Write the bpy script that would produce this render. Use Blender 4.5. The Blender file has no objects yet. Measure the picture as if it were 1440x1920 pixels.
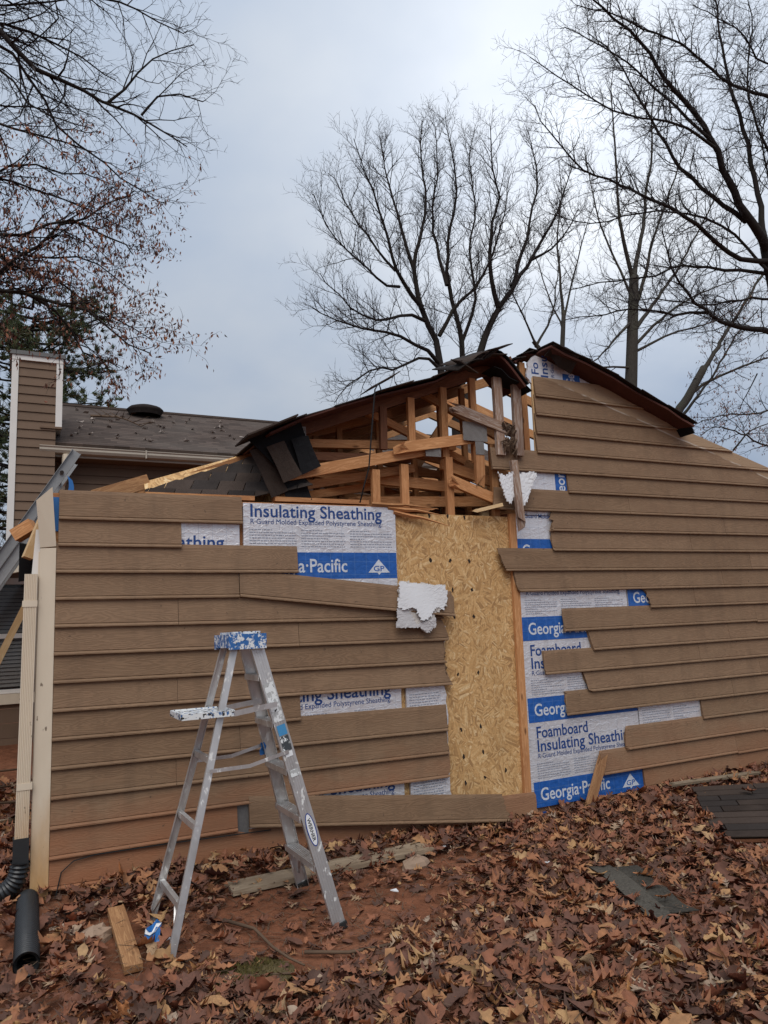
import bpy, math, random
import numpy as np
from mathutils import Vector, Matrix, Euler
R = math.radians
random.seed(7); np.random.seed(7)
sc = bpy.context.scene
# ------------------------------------------------------------------ camera
cam = bpy.data.cameras.new('Camera'); co = bpy.data.objects.new('Camera', cam)
sc.collection.objects.link(co); sc.camera = co
cam.sensor_fit = 'VERTICAL'; cam.sensor_height = 24.0; cam.lens = 24.0*1390/1920
cam.clip_start = 0.05; cam.clip_end = 1500
rt = Vector((0.89782652, -0.43800206, -0.0454063)); up = Vector((-0.02845225, -0.16060075, 0.98660928)); bk = rt.cross(up)
co.matrix_world = Matrix(((rt.x, up.x, bk.x, -0.2363), (rt.y, up.y, bk.y, -5.3336), (rt.z, up.z, bk.z, 1.4934), (0, 0, 0, 1)))
# ------------------------------------------------------------------ sky and fill sun
FILL_AZ, FILL_EL = R(205), R(54)           # azimuth from +y towards +x: soft fill lamp added high on the camera side to brighten the wall
sd = Vector((math.sin(FILL_AZ)*math.cos(FILL_EL), math.cos(FILL_AZ)*math.cos(FILL_EL), math.sin(FILL_EL)))
thin = Vector((math.sin(R(44))*math.cos(R(33)), math.cos(R(44))*math.cos(R(33)), math.sin(R(33))))   # where the cloud is thinnest
w = bpy.data.worlds.new('World'); sc.world = w; w.use_nodes = True
nt = w.node_tree; nt.nodes.clear()
def wn(t, **k):
    n = nt.nodes.new(t)
    for a, b in k.items(): setattr(n, a, b)
    return n
def wl(a, b): nt.links.new(a, b)
def wm(op, a, b=None, clamp=False):
    n = wn('ShaderNodeMath', operation=op); n.use_clamp = clamp
    for i, v in enumerate((a, b)):
        if v is None: continue
        if isinstance(v, (int, float)): n.inputs[i].default_value = v
        else: wl(v, n.inputs[i])
    return n.outputs[0]
def wmix(f, a, b, mode='MIX'):
    n = wn('ShaderNodeMix', data_type='RGBA', blend_type=mode)
    for s, v in ((0, f), (6, a), (7, b)):
        if isinstance(v, (int, float)): n.inputs[s].default_value = v
        elif isinstance(v, tuple): n.inputs[s].default_value = (*v, 1)
        else: wl(v, n.inputs[s])
    return n.outputs[2]
tc = wn('ShaderNodeTexCoord'); gen = tc.outputs['Generated']
sep = wn('ShaderNodeSeparateXYZ'); wl(gen, sep.inputs[0])
zz = wm('MAXIMUM', sep.outputs[2], 0.0)
dv = wn('ShaderNodeVectorMath', operation='SCALE'); wl(gen, dv.inputs[0])
wl(wm('DIVIDE', 1.0, wm('ADD', zz, 0.35)), dv.inputs['Scale'])
def wnoise(scale, det, seedv):
    a = wn('ShaderNodeVectorMath', operation='ADD'); wl(dv.outputs[0], a.inputs[0]); a.inputs[1].default_value = seedv
    n = wn('ShaderNodeTexNoise'); wl(a.outputs[0], n.inputs['Vector'])
    n.inputs['Scale'].default_value = scale; n.inputs['Detail'].default_value = det; n.inputs['Roughness'].default_value = 0.5
    return n.outputs['Fac']
c1 = wnoise(1.0, 4, (3.1, 1.7, 0.4)); c2 = wnoise(3.2, 5, (7.3, 2.2, 5.0))
cl = wm('ADD', wm('MULTIPLY', c1, 0.55), wm('MULTIPLY', c2, 0.45))
mr = wn('ShaderNodeMapRange'); wl(cl, mr.inputs[0]); mr.inputs[1].default_value = 0.38; mr.inputs[2].default_value = 0.62
cloud = wmix(mr.outputs[0], (0.76, 0.95, 1.26), (1.06, 1.18, 1.36))
dt = wn('ShaderNodeVectorMath', operation='DOT_PRODUCT'); wl(gen, dt.inputs[0]); dt.inputs[1].default_value = thin
glow = wm('ADD', wm('MULTIPLY', wm('POWER', wm('MAXIMUM', dt.outputs['Value'], 0.0), 30), 0.95), wm('MULTIPLY', wm('POWER', wm('MAXIMUM', dt.outputs['Value'], 0.0), 9), 0.0))
glow = wm('MULTIPLY', glow, wm('ADD', 0.65, wm('MULTIPLY', mr.outputs[0], 0.5)))
gl = wmix(1.0, cloud, wmix(glow, (0, 0, 0), (1.0, 0.98, 0.95)), 'ADD')
ov = wn('ShaderNodeVectorMath', operation='SCALE'); wl(gl, ov.inputs[0])
wl(wm('ADD', 0.275, wm('MULTIPLY', zz, 0.20)), ov.inputs['Scale'])      # overcast sky: brighter towards the zenith
sky = wn('ShaderNodeTexSky', sky_type='NISHITA'); sky.sun_disc = False
sky.sun_elevation = FILL_EL; sky.sun_rotation = FILL_AZ; sky.air_density = 1.0; sky.dust_density = 3.0
sks = wn('ShaderNodeVectorMath', operation='SCALE'); wl(sky.outputs[0], sks.inputs[0]); sks.inputs['Scale'].default_value = 0.5
bgc = wn('ShaderNodeVectorMath', operation='SCALE'); wl(ov.outputs[0], bgc.inputs[0]); bgc.inputs['Scale'].default_value = 10.0
skymix = wmix(0.96, sks.outputs[0], bgc.outputs[0])
bg = wn('ShaderNodeBackground'); wl(skymix, bg.inputs['Color']); bg.inputs['Strength'].default_value = 0.10
wo = wn('ShaderNodeOutputWorld'); wl(bg.outputs[0], wo.inputs['Surface'])
sl = bpy.data.lights.new('Sun', 'SUN'); sl.energy = 1.5; sl.angle = R(48); sl.color = (1, 0.96, 0.9)  # added wall fill; the bright cloud patch lies behind the garage instead
so = bpy.data.objects.new('Sun', sl); sc.collection.objects.link(so)
so.rotation_euler = (-sd).to_track_quat('-Z', 'Y').to_euler()
sc.view_settings.view_transform = 'Standard'; sc.view_settings.look = 'None'
sc.view_settings.gamma = 1; sc.view_settings.exposure = 0.46; sc.view_settings.use_curve_mapping = False
# ------------------------------------------------------------------ materials
class Mt:
    def __init__(s, name, rough=0.7, metal=0.0, spec=0.3):
        s.m = bpy.data.materials.new(name); s.m.use_nodes = True; s.t = s.m.node_tree
        s.b = s.t.nodes['Principled BSDF']; s.b.inputs['Roughness'].default_value = rough
        s.b.inputs['Metallic'].default_value = metal; s.b.inputs['Specular IOR Level'].default_value = spec
        s.tc = s.t.nodes.new('ShaderNodeTexCoord')
    def n(s, t, **k):
        n = s.t.nodes.new(t)
        for a, b in k.items(): setattr(n, a, b)
        return n
    def put(s, sock, v):
        if isinstance(v, (int, float)): sock.default_value = v
        elif isinstance(v, tuple): sock.default_value = (*v, 1) if (len(v) == 3 and sock.type == 'RGBA') else v
        else: s.t.links.new(v, sock)
    def math(s, op, a, b=0.0, clamp=False):
        n = s.n('ShaderNodeMath', operation=op); n.use_clamp = clamp; s.put(n.inputs[0], a); s.put(n.inputs[1], b); return n.outputs[0]
    def vec(s, scale=(1, 1, 1), off=None, kind='Object', rot=(0, 0, 0)):
        v = s.tc.outputs[kind]
        if off is not None:
            a = s.n('ShaderNodeVectorMath', operation='ADD'); s.put(a.inputs[0], v)
            c = s.n('ShaderNodeCombineXYZ')
            for i in range(3): s.put(c.inputs[i], off)
            s.put(a.inputs[1], c.outputs[0]); v = a.outputs[0]
        m = s.n('ShaderNodeMapping'); s.put(m.inputs[0], v); m.inputs['Scale'].default_value = scale; m.inputs['Rotation'].default_value = rot
        return m.outputs[0]
    def rnd(s): return s.n('ShaderNodeObjectInfo').outputs['Random']
    def noise(s, v, scale=1.0, det=4, rough=0.55, dist=0.0):
        n = s.n('ShaderNodeTexNoise'); s.put(n.inputs['Vector'], v); n.inputs['Scale'].default_value = scale
        n.inputs['Detail'].default_value = det; n.inputs['Roughness'].default_value = rough; n.inputs['Distortion'].default_value = dist
        return n.outputs['Fac']
    def ramp(s, f, st):
        n = s.n('ShaderNodeValToRGB'); s.put(n.inputs[0], f); e = n.color_ramp.elements
        while len(e) < len(st): e.new(0.5)
        for q, (p, c) in zip(e, st): q.position = p; q.color = (*c, 1) if not isinstance(c, (int, float)) else (c, c, c, 1)
        return n.outputs[0]
    def mix(s, f, a, b, mode='MIX'):
        n = s.n('ShaderNodeMix', data_type='RGBA', blend_type=mode); s.put(n.inputs[0], f); s.put(n.inputs[6], a); s.put(n.inputs[7], b); return n.outputs[2]
    def col(s, c): s.put(s.b.inputs['Base Color'], c)
    def bump(s, h, st=0.3, d=0.01):
        n = s.n('ShaderNodeBump'); s.put(n.inputs['Height'], h); n.inputs['Strength'].default_value = st; n.inputs['Distance'].default_value = d
        s.put(s.b.inputs['Normal'], n.outputs[0])
    def sep(s, v):
        n = s.n('ShaderNodeSeparateXYZ'); s.put(n.inputs[0], v); return n.outputs

def m_plain(name, c, rough=0.7, var=0.25, scale=6.0, metal=0.0, spec=0.3, bump=0.15, fine=60.0):
    m = Mt(name, rough, metal, spec); v = m.vec()
    a = m.noise(v, scale, 6); r = m.rnd()
    f = m.math('ADD', m.math('MULTIPLY', a, 0.8), m.math('MULTIPLY', r, 0.4))
    lo = tuple(x*(1-var) for x in c); hi = tuple(min(1, x*(1+var)) for x in c)
    m.col(m.mix(m.math('SUBTRACT', f, 0.1, True), lo, hi))
    m.bump(m.noise(v, fine, 4), bump, 0.004)
    return m.m

def m_siding(name='siding_paint', muddy=1.0):
    m = Mt(name, 0.65, 0, 0.2); r = m.rnd()
    off = m.math('MULTIPLY', r, 37.0)
    g = m.noise(m.vec((1.5, 1, 13), off), 1.0, 3, 0.5, 0.6)
    lines = m.math('SINE', m.math('MULTIPLY', g, 110.0))
    fine = m.noise(m.vec((8, 8, 150), off), 1.0, 3)
    h = m.math('ADD', m.math('MULTIPLY', lines, 0.5), m.math('MULTIPLY', fine, 0.9))
    m.bump(h, 0.38, 0.0020)
    gr = m.ramp(lines, [(0.0, 0.87), (0.35, 1.0), (1.0, 1.03)])
    base = m.mix(r, (0.208, 0.126, 0.073), (0.250, 0.154, 0.092))
    base = m.mix(1.0, base, gr, 'MULTIPLY')
    o = m.sep(m.tc.outputs['Object'])
    blot = m.noise(m.vec((2.2, 2, 5)), 1.0, 5, 0.6)
    base = m.mix(m.math('MULTIPLY', m.ramp(blot, [(0.42, 0), (0.7, 1)]), 0.35), base, (0.29, 0.19, 0.114))
    stk = m.noise(m.vec((7, 7, 0.9)), 1.0, 4, 0.6); base = m.mix(m.ramp(stk, [(0.50, 0), (0.72, 0.4)]), base, (0.135, 0.085, 0.052))
    # unfaded paint above the line where the rake trim was
    q = m.math('ADD', o[2], m.math('MULTIPLY', o[0], 0.275))
    jag = m.math('MULTIPLY', m.noise(m.vec((1, 1, 1)), 2.0, 2), 0.05)
    q = m.math('ADD', q, jag)
    side = m.math('GREATER_THAN', o[0], 3.9)
    up_ = m.math('MULTIPLY', m.ramp(m.math('SUBTRACT', q, 4.44), [(0.49, 0), (0.505, 1)]), side)
    base = m.mix(m.math('MULTIPLY', up_, 0.75), base, (0.37, 0.25, 0.155))
    ln = m.ramp(m.math('SUBTRACT', q, 4.44), [(0.484, 0), (0.492, 1), (0.498, 1), (0.506, 0)])
    ln = m.math('MULTIPLY', m.math('MULTIPLY', ln, side), m.ramp(m.noise(m.vec((3, 1, 3)), 1.0, 3), [(0.42, 0), (0.5, 1)]))
    base = m.mix(m.math('MULTIPLY', ln, 0.8), base, (0.5, 0.42, 0.34))
    # red clay splashed on the lowest courses
    dz = m.math('ADD', o[2], m.math('MULTIPLY', m.math('SUBTRACT', blot, 0.5), 0.9))
    mud = m.ramp(dz, [(0.0, 0.95), (0.22, 0.6), (0.6, 0.0)]); mud = m.math('MULTIPLY', mud, m.ramp(m.math('MULTIPLY', o[0], 0.1), [(0.1, 1.0), (0.33, 0.45)]))
    base = m.mix(m.math('MULTIPLY', mud, 0.85*muddy), base, (0.32, 0.125, 0.058))
    sp = m.ramp(m.noise(m.vec((30, 30, 30)), 1.0, 2), [(0.72, 0), (0.76, 1)])
    base = m.mix(m.math('MULTIPLY', sp, 0.6), base, (0.06, 0.04, 0.03))
    m.col(base); return m.m

def m_lumber(name, c1, c2, dark, rough=0.75, grey=0.0):
    m = Mt(name, rough, 0, 0.2); off = m.math('MULTIPLY', m.rnd(), 51.0)
    g = m.noise(m.vec((2.0, 26, 26), off), 1.0, 4, 0.55, 0.8)
    l = m.math('SINE', m.math('MULTIPLY', g, 46.0))
    base = m.mix(m.ramp(l, [(0.0, 0), (1, 1)]), c1, c2)
    b2 = m.noise(m.vec((1.2, 5, 5), off), 1.0, 5)
    base = m.mix(m.ramp(b2, [(0.45, 0), (0.75, 0.8)]), base, dark)
    k = m.n('ShaderNodeTexVoronoi'); m.put(k.inputs['Vector'], m.vec((3, 9, 9), off)); k.inputs['Scale'].default_value = 1.0
    base = m.mix(m.ramp(k.outputs['Distance'], [(0.05, 0.85), (0.12, 0.0)]), base, tuple(x*0.35 for x in dark))
    hv = m.n('ShaderNodeHueSaturation'); m.put(hv.inputs['Color'], base)
    m.put(hv.inputs['Value'], m.math('ADD', 0.72, m.math('MULTIPLY', m.rnd(), 0.5)))
    m.col(hv.outputs[0]); m.bump(m.math('ADD', l, m.noise(m.vec((20, 90, 90)), 1.0, 3)), 0.25, 0.002); return m.m

def m_osb(name='osb_strands'):
    m = Mt(name, 0.7, 0, 0.25)
    v = m.vec((1, 1, 1)); tones = None; hs = []
    for i, (cs, sx, sy) in enumerate(((12, 8, 70), (8, 6, 52), (19, 11, 100))):
        a = m.n('ShaderNodeTexVoronoi'); m.put(a.inputs['Vector'], m.vec((1, 0.0, 1.0), i*3.7)); a.inputs['Scale'].default_value = cs
        rot = m.n('ShaderNodeVectorRotate', rotation_type='Y_AXIS'); m.put(rot.inputs['Vector'], v)
        cr = m.sep(a.outputs['Color'])
        m.put(rot.inputs['Angle'], m.math('ADD', m.math('MULTIPLY', cr[0], 2.6), 0.3))
        mp = m.n('ShaderNodeMapping'); m.put(mp.inputs[0], rot.outputs[0]); mp.inputs['Scale'].default_value = (sx, 0.0, sy); mp.inputs['Location'].default_value = (i*5.1, 0, i*2.3)
        b = m.n('ShaderNodeTexVoronoi'); m.put(b.inputs['Vector'], mp.outputs[0]); b.inputs['Scale'].default_value = 1.0
        t = m.sep(b.outputs['Color'])[1]
        if tones is None: tones = t
        else: tones = m.mix(m.ramp(cr[2], [(0.45, 0), (0.5, 1)]), tones, t)
    fine = m.noise(m.vec((60, 60, 60)), 1.0, 4)
    c = m.ramp(tones, [(0.0, (0.36, 0.20, 0.085)), (0.25, (0.53, 0.30, 0.120)), (0.6, (0.63, 0.375, 0.160)), (0.88, (0.70, 0.45, 0.21)), (1.0, (0.77, 0.55, 0.30))])
    c = m.mix(m.ramp(fine, [(0.3, 0.45), (0.6, 0)]), c, (0.30, 0.17, 0.07))
    st = m.noise(m.vec((3, 3, 1.5)), 1.0, 4)
    c = m.mix(m.ramp(st, [(0.52, 0), (0.75, 0.6)]), c, (0.27, 0.15, 0.06))
    m.col(c); m.bump(m.math('ADD', tones, fine), 0.35, 0.003); return m.m

def m_foil():
    m = Mt('foil_facing', 0.34, 0.35, 0.5); v = m.vec()
    b = m.noise(m.vec((3, 3, 5)), 1.0, 4); c = m.noise(m.vec((16, 16, 26)), 1.0, 4, 0.6, 0.8)
    h = m.math('ADD', m.math('MULTIPLY', b, 0.6), m.math('MULTIPLY', m.ramp(c, [(0.45, 0), (0.75, 1)]), 0.6))
    m.bump(h, 0.5, 0.010)
    base = m.mix(b, (0.60, 0.58, 0.60), (0.80, 0.78, 0.79))
    o = m.sep(v)
    def grid(a):
        p = m.math('ABSOLUTE', m.math('SUBTRACT', m.math('FRACT', m.math('MULTIPLY', a, 9.84)), 0.5)); return m.ramp(p, [(0.483, 0), (0.49, 1)])
    g = m.math('MAXIMUM', grid(o[0]), grid(o[2])); base = m.mix(m.math('MULTIPLY', g, 0.45), base, (0.22, 0.27, 0.38))
    d = m.noise(m.vec((7, 7, 3)), 1.0, 5); base = m.mix(m.ramp(d, [(0.55, 0), (0.8, 0.5)]), base, (0.30, 0.26, 0.23))
    m.col(base); return m.m

def m_print(name, c, rough=0.45):
    m = Mt(name, rough, 0.05, 0.4); n1 = m.noise(m.vec((20, 20, 28)), 1.0, 4)
    o = m.sep(m.vec())
    base = m.mix(m.ramp(n1, [(0.3, 0), (0.8, 1)]), tuple(x*0.85 for x in c), tuple(min(1, x*1.25+0.01) for x in c))
    def grid(a):
        p = m.math('ABSOLUTE', m.math('SUBTRACT', m.math('FRACT', m.math('MULTIPLY', a, 9.84)), 0.5)); return m.ramp(p, [(0.480, 0), (0.488, 1)])
    if name == 'blue_band':
        g = m.math('MAXIMUM', grid(o[0]), grid(o[2])); base = m.mix(m.math('MULTIPLY', g, 0.5), base, (0.12, 0.22, 0.42))
    m.col(base); m.bump(n1, 0.5, 0.008); return m.m

def m_shingle(name, c, rough=0.95, gs=180):
    m = Mt(name, rough, 0, 0.15); r = m.rnd()
    g = m.noise(m.vec((gs, gs, gs)), 1.0, 3, 0.7); b = m.noise(m.vec((5, 5, 5)), 1.0, 4)
    base = m.mix(r, tuple(x*0.7 for x in c), tuple(x*1.3 for x in c)); base = m.mix(1.0, base, m.ramp(g, [(0.3, 0.55), (0.7, 1.45)]), 'MULTIPLY')
    base = m.mix(m.ramp(b, [(0.45, 0), (0.75, 0.5)]), base, tuple(x*1.7 for x in c)); m.col(base); m.bump(g, 0.5, 0.004); return m.m

def m_roof_rows():
    m = Mt('far_roof_shingles', 0.95, 0, 0.15); o = m.sep(m.vec())
    row = m.math('MULTIPLY', o[1], 1/0.13); fr = m.math('FRACT', row); fl = m.math('FLOOR', row)
    tab = m.math('FLOOR', m.math('ADD', m.math('MULTIPLY', o[0], 3.3), m.math('MULTIPLY', fl, 0.37)))
    wn_ = m.n('ShaderNodeTexWhiteNoise'); cx = m.n('ShaderNodeCombineXYZ'); m.put(cx.inputs[0], fl); m.put(cx.inputs[1], tab); m.put(wn_.inputs[0], cx.outputs[0])
    base = m.mix(wn_.outputs[0], (0.065, 0.048, 0.040), (0.115, 0.085, 0.070))
    base = m.mix(m.ramp(fr, [(0.0, 0.95), (0.30, 0.0)]), base, (0.02, 0.016, 0.014))
    b = m.noise(m.vec((0.7, 0.7, 0.7)), 1.0, 5); base = m.mix(m.ramp(b, [(0.45, 0), (0.7, 0.45)]), base, (0.125, 0.105, 0.09))
    m.col(base); m.bump(fr, 0.6, 0.012); return m.m

def m_alum():
    m = Mt('worn_aluminium', 0.42, 0.75, 0.5); v = m.vec((14, 14, 6))
    a = m.noise(v, 1.0, 5); base = m.mix(a, (0.52, 0.50, 0.48), (0.74, 0.72, 0.70))
    sp = m.noise(m.vec((30, 30, 16)), 1.0, 4, 0.6); f = m.ramp(sp, [(0.60, 0), (0.64, 1)])
    base = m.mix(m.math('MULTIPLY', f, 0.8), base, (0.74, 0.73, 0.70))
    d = m.noise(m.vec((9, 9, 3)), 1.0, 5); base = m.mix(m.ramp(d, [(0.5, 0), (0.75, 0.6)]), base, (0.22, 0.19, 0.16))
    m.col(base); m.put(m.b.inputs['Metallic'], m.math('SUBTRACT', 0.75, m.math('MULTIPLY', f, 0.75), True)); m.bump(a, 0.1, 0.003); return m.m

def m_splat(name, c, amount=0.55, blk=0.66):
    m = Mt(name, 0.5, 0, 0.4); a = m.noise(m.vec((42, 42, 34)), 1.0, 5, 0.65)
    base = m.mix(m.ramp(a, [(amount-0.03, 0), (amount+0.01, 1)]), c, (0.72, 0.73, 0.72))
    b = m.noise(m.vec((40, 40, 40), 3.0), 1.0, 3); base = m.mix(m.ramp(b, [(blk, 0), (blk+0.03, 1)]), base, (0.03, 0.028, 0.026))
    m.col(base); m.bump(a, 0.3, 0.004); return m.m

def m_leaf(name='dry_leaves', tones=None):
    m = Mt(name, 0.7, 0, 0.12)
    g = m.n('ShaderNodeNewGeometry'); ri = g.outputs['Random Per Island']
    r = m.math('FRACT', m.math('ADD', ri, m.math('MULTIPLY', m.rnd(), 7.3)))
    tones = tones or [(0.0, (0.050, 0.021, 0.017)), (0.18, (0.100, 0.036, 0.025)), (0.42, (0.190, 0.064, 0.036)), (0.66, (0.30, 0.100, 0.046)), (0.84, (0.40, 0.165, 0.066)), (0.94, (0.50, 0.29, 0.12)), (1.0, (0.42, 0.32, 0.24))]
    base = m.ramp(r, tones)
    n1 = m.noise(m.vec((22, 22, 22)), 1.0, 4)
    base = m.mix(1.0, base, m.ramp(n1, [(0.3, 0.6), (0.7, 1.25)]), 'MULTIPLY')
    back = m.mix(0.5, base, (0.20, 0.135, 0.10)); base = m.mix(m.math('MULTIPLY', g.outputs['Backfacing'], 0.6), base, back)
    m.col(base); m.bump(n1, 0.35, 0.006); return m.m

def m_ground():
    m = Mt('red_clay_soil', 0.95, 0, 0.15); v = m.vec()
    a = m.noise(v, 1.6, 6); b = m.noise(v, 14, 6, 0.65); c = m.noise(v, 70, 4, 0.7)
    base = m.ramp(a, [(0.3, (0.16, 0.066, 0.036)), (0.5, (0.24, 0.095, 0.050)), (0.72, (0.30, 0.13, 0.072))])
    base = m.mix(1.0, base, m.ramp(b, [(0.25, 0.55), (0.75, 1.3)]), 'MULTIPLY')
    base = m.mix(m.ramp(c, [(0.66, 0), (0.74, 0.6)]), base, (0.26, 0.17, 0.12))
    m.col(base); m.bump(m.math('ADD', m.math('MULTIPLY', b, 1.0), m.math('MULTIPLY', c, 0.5)), 0.8, 0.03); return m.m

def m_bark(name, c):
    m = Mt(name, 0.95, 0, 0.1); a = m.noise(m.vec((5, 5, 1.6)), 4.0, 5, 0.6); b = m.noise(m.vec((1, 1, 1)), 1.2, 3)
    base = m.mix(a, tuple(x*0.55 for x in c), tuple(x*1.5 for x in c)); base = m.mix(m.ramp(b, [(0.5, 0), (0.7, 0.5)]), base, (c[0]*1.3, c[1]*1.55, c[2]*1.2))
    m.col(base); m.bump(a, 0.6, 0.02); return m.m

def m_trim():
    m = Mt('cream_trim', 0.55, 0, 0.3); o = m.sep(m.vec()); n1 = m.noise(m.vec((9, 9, 3)), 1.0, 5); n2 = m.noise(m.vec((60, 60, 14)), 1.0, 4)
    base = m.mix(n1, (0.60, 0.50, 0.375), (0.72, 0.61, 0.47))
    f = m.ramp(m.math('ADD', o[2], m.math('MULTIPLY', m.math('SUBTRACT', n1, 0.5), 0.5)), [(0.0, 0.9), (0.25, 0.6), (0.62, 0.0)])
    base = m.mix(f, base, m.mix(n2, (0.40, 0.20, 0.07), (0.62, 0.36, 0.14)))
    base = m.mix(m.ramp(m.noise(m.vec((26, 26, 12)), 1.0, 3), [(0.70, 0), (0.74, 0.8)]), base, (0.10, 0.06, 0.035))
    m.col(base); m.bump(n2, 0.06, 0.002); return m.m
SID = m_siding(); SIDC = m_siding('clean_siding_paint', 0.0); OSB = m_osb(); FOIL = m_foil()
BLUE = m_print('blue_band', (0.012, 0.095, 0.36)); INK = m_print('blue_ink', (0.014, 0.055, 0.21)); INKW = m_print('pale_ink', (0.58, 0.61, 0.66)); FINE = m_print('fine_ink', (0.25, 0.27, 0.33))
LUM = m_lumber('weathered_lumber', (0.44, 0.205, 0.084), (0.56, 0.285, 0.128), (0.32, 0.13, 0.055))
LUMD = m_lumber('dark_stained_lumber', (0.15, 0.062, 0.032), (0.20, 0.088, 0.045), (0.075, 0.028, 0.017))
LUMN = m_lumber('fresh_pine', (0.68, 0.46, 0.24), (0.76, 0.55, 0.32), (0.52, 0.30, 0.13))
LUMG = m_lumber('grey_plank', (0.27, 0.205, 0.14), (0.34, 0.265, 0.185), (0.15, 0.10, 0.062))
LUMW = m_lumber('dirty_lumber', (0.30, 0.15, 0.068), (0.40, 0.215, 0.10), (0.13, 0.06, 0.032)); LUMS = m_lumber('smeared_lumber', (0.30, 0.19, 0.13), (0.46, 0.37, 0.31), (0.12, 0.06, 0.045))
DECKU = m_plain('red_brown_deck', (0.085, 0.030, 0.021), 0.85, 0.4, 8)
SHI = m_shingle('dark_shingle', (0.034, 0.027, 0.024)); SHIB = m_shingle('brown_shingle', (0.050, 0.036, 0.029)); FELT = m_shingle('black_felt', (0.012, 0.012, 0.013))
SHIG = m_shingle('grey_shingle', (0.062, 0.055, 0.045), gs=75)
TRIM = m_trim(); TRIMW = m_plain('white_trim', (0.74, 0.70, 0.65), 0.55, 0.1, 4)
GUT = m_plain('gutter_paint', (0.42, 0.36, 0.29), 0.45, 0.2, 3); ALU = m_alum()
GALV = m_plain('galvanised_steel', (0.15, 0.145, 0.14), 0.55, 0.45, 60, 0.4, 0.4)
GYP = m_plain('white_gypsum', (0.74, 0.74, 0.75), 0.85, 0.06, 9); GYPB = m_plain('gypsum_core', (0.58, 0.54, 0.50), 0.95, 0.3, 30, bump=0.6)
BLK = m_plain('black_plastic', (0.022, 0.023, 0.024), 0.36, 0.4, 10, spec=0.5); RUB = m_plain('black_rubber', (0.02, 0.02, 0.02), 0.7)
BLUEP = m_splat('paint_spattered_blue', (0.03, 0.13, 0.36), 0.55); TRAY = m_splat('spattered_tray', (0.05, 0.14, 0.33), 0.44, 0.56); ALUD = m_plain('dull_aluminium', (0.30, 0.295, 0.29), 0.45, 0.25, 12, 0.6, 0.5); BLUEC = m_plain('blue_plastic', (0.02, 0.14, 0.40), 0.4, 0.2, spec=0.5)
LEAF = m_leaf(); GRD = m_ground(); CONC = m_plain('clay_stained_concrete', (0.27, 0.15, 0.095), 0.95, 0.4, 5, bump=0.5)
BARK = m_bark('dark_bark', (0.026, 0.021, 0.019)); BARKG = m_bark('grey_bark', (0.055, 0.048, 0.040)); TWIG = m_plain('twig', (0.026, 0.020, 0.019), 0.95, 0.3)
STICK = m_plain('stick', (0.11, 0.07, 0.045), 0.95, 0.4, 8); STONE = m_plain('stone', (0.34, 0.235, 0.165), 0.95, 0.35, 9, bump=0.8, fine=30)
TREELEAF = m_leaf('clinging_leaves', [(0.0, (0.09, 0.042, 0.033)), (0.4, (0.19, 0.080, 0.056)), (0.8, (0.28, 0.110, 0.065)), (1.0, (0.38, 0.16, 0.075))])
NEEDLE = m_leaf('pine_needles', [(0.0, (0.035, 0.062, 0.030)), (0.6, (0.075, 0.115, 0.052)), (0.92, (0.13, 0.145, 0.06)), (1.0, (0.20, 0.13, 0.05))])
MOSS = m_leaf('moss_blades', [(0.0, (0.06, 0.052, 0.014)), (1.0, (0.16, 0.135, 0.036))]); ROOFR = m_roof_rows()
WHITEP = m_plain('white_paper', (0.75, 0.75, 0.75), 0.6, 0.05); FARS = m_plain('far_siding', (0.165, 0.105, 0.068), 0.7, 0.2, 3)
DARK = m_plain('painted_interior_shade', (0.028, 0.020, 0.016), 0.95); INSUL = m_plain('grey_insulation', (0.20, 0.19, 0.18), 0.95, 0.5, 20, bump=0.9, fine=25)  # near-black colour stands in for shade inside attic, window and holes
def m_nailplate():
    m = Mt('toothed_plate', 0.5, 0.5, 0.5); o = m.sep(m.vec((1, 1, 1)))
    a = m.math('SINE', m.math('MULTIPLY', m.math('ADD', o[0], m.math('MULTIPLY', o[2], 0.5)), 520.0)); b = m.math('SINE', m.math('MULTIPLY', o[2], 380.0))
    d = m.math('MULTIPLY', a, b); n1 = m.noise(m.vec((12, 12, 12)), 1.0, 4)
    base = m.mix(m.ramp(d, [(0.3, 0), (0.6, 1)]), m.mix(n1, (0.24, 0.22, 0.20), (0.36, 0.34, 0.32)), (0.05, 0.04, 0.035)); m.col(base); m.bump(d, 0.6, 0.004); return m.m
NPL = m_nailplate()
gm = Mt('window_glass', 0.06, 0, 0.6); gm.col((0.02, 0.022, 0.025)); gm.put(gm.b.inputs['Alpha'], 0.35); GLASS = gm.m
# ------------------------------------------------------------------ builders
C = sc.collection
def tag(o, label=None, cat=None, group=None, kind=None):
    for k, v in (('label', label), ('category', cat), ('group', group), ('kind', kind)):
        if v: o[k] = v
    return o
def empty(name, loc=(0, 0, 0)):
    o = bpy.data.objects.new(name, None); C.objects.link(o); o.location = loc; o.empty_display_size = 0.1; return o
def mobj(name, V, F, m, parent=None, smooth=False, mw=None):
    me = bpy.data.meshes.new(name); me.from_pydata([tuple(v) for v in V], [], F); me.update()
    ms = m if isinstance(m, (list, tuple)) else [m]
    for q in ms: me.materials.append(q)
    if smooth: me.polygons.foreach_set('use_smooth', [True]*len(me.polygons))
    o = bpy.data.objects.new(name, me); C.objects.link(o); put(o, parent, mw); return o
def put(o, parent=None, mw=None):
    if mw is not None: o.matrix_basis = mw
    if parent is not None:
        o.parent = parent
        inv = world_of(parent).inverted(); o.matrix_parent_inverse = inv
def world_of(o):
    m = o.matrix_basis.copy()
    if o.parent is not None: m = world_of(o.parent) @ o.matrix_parent_inverse @ m
    return m
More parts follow.
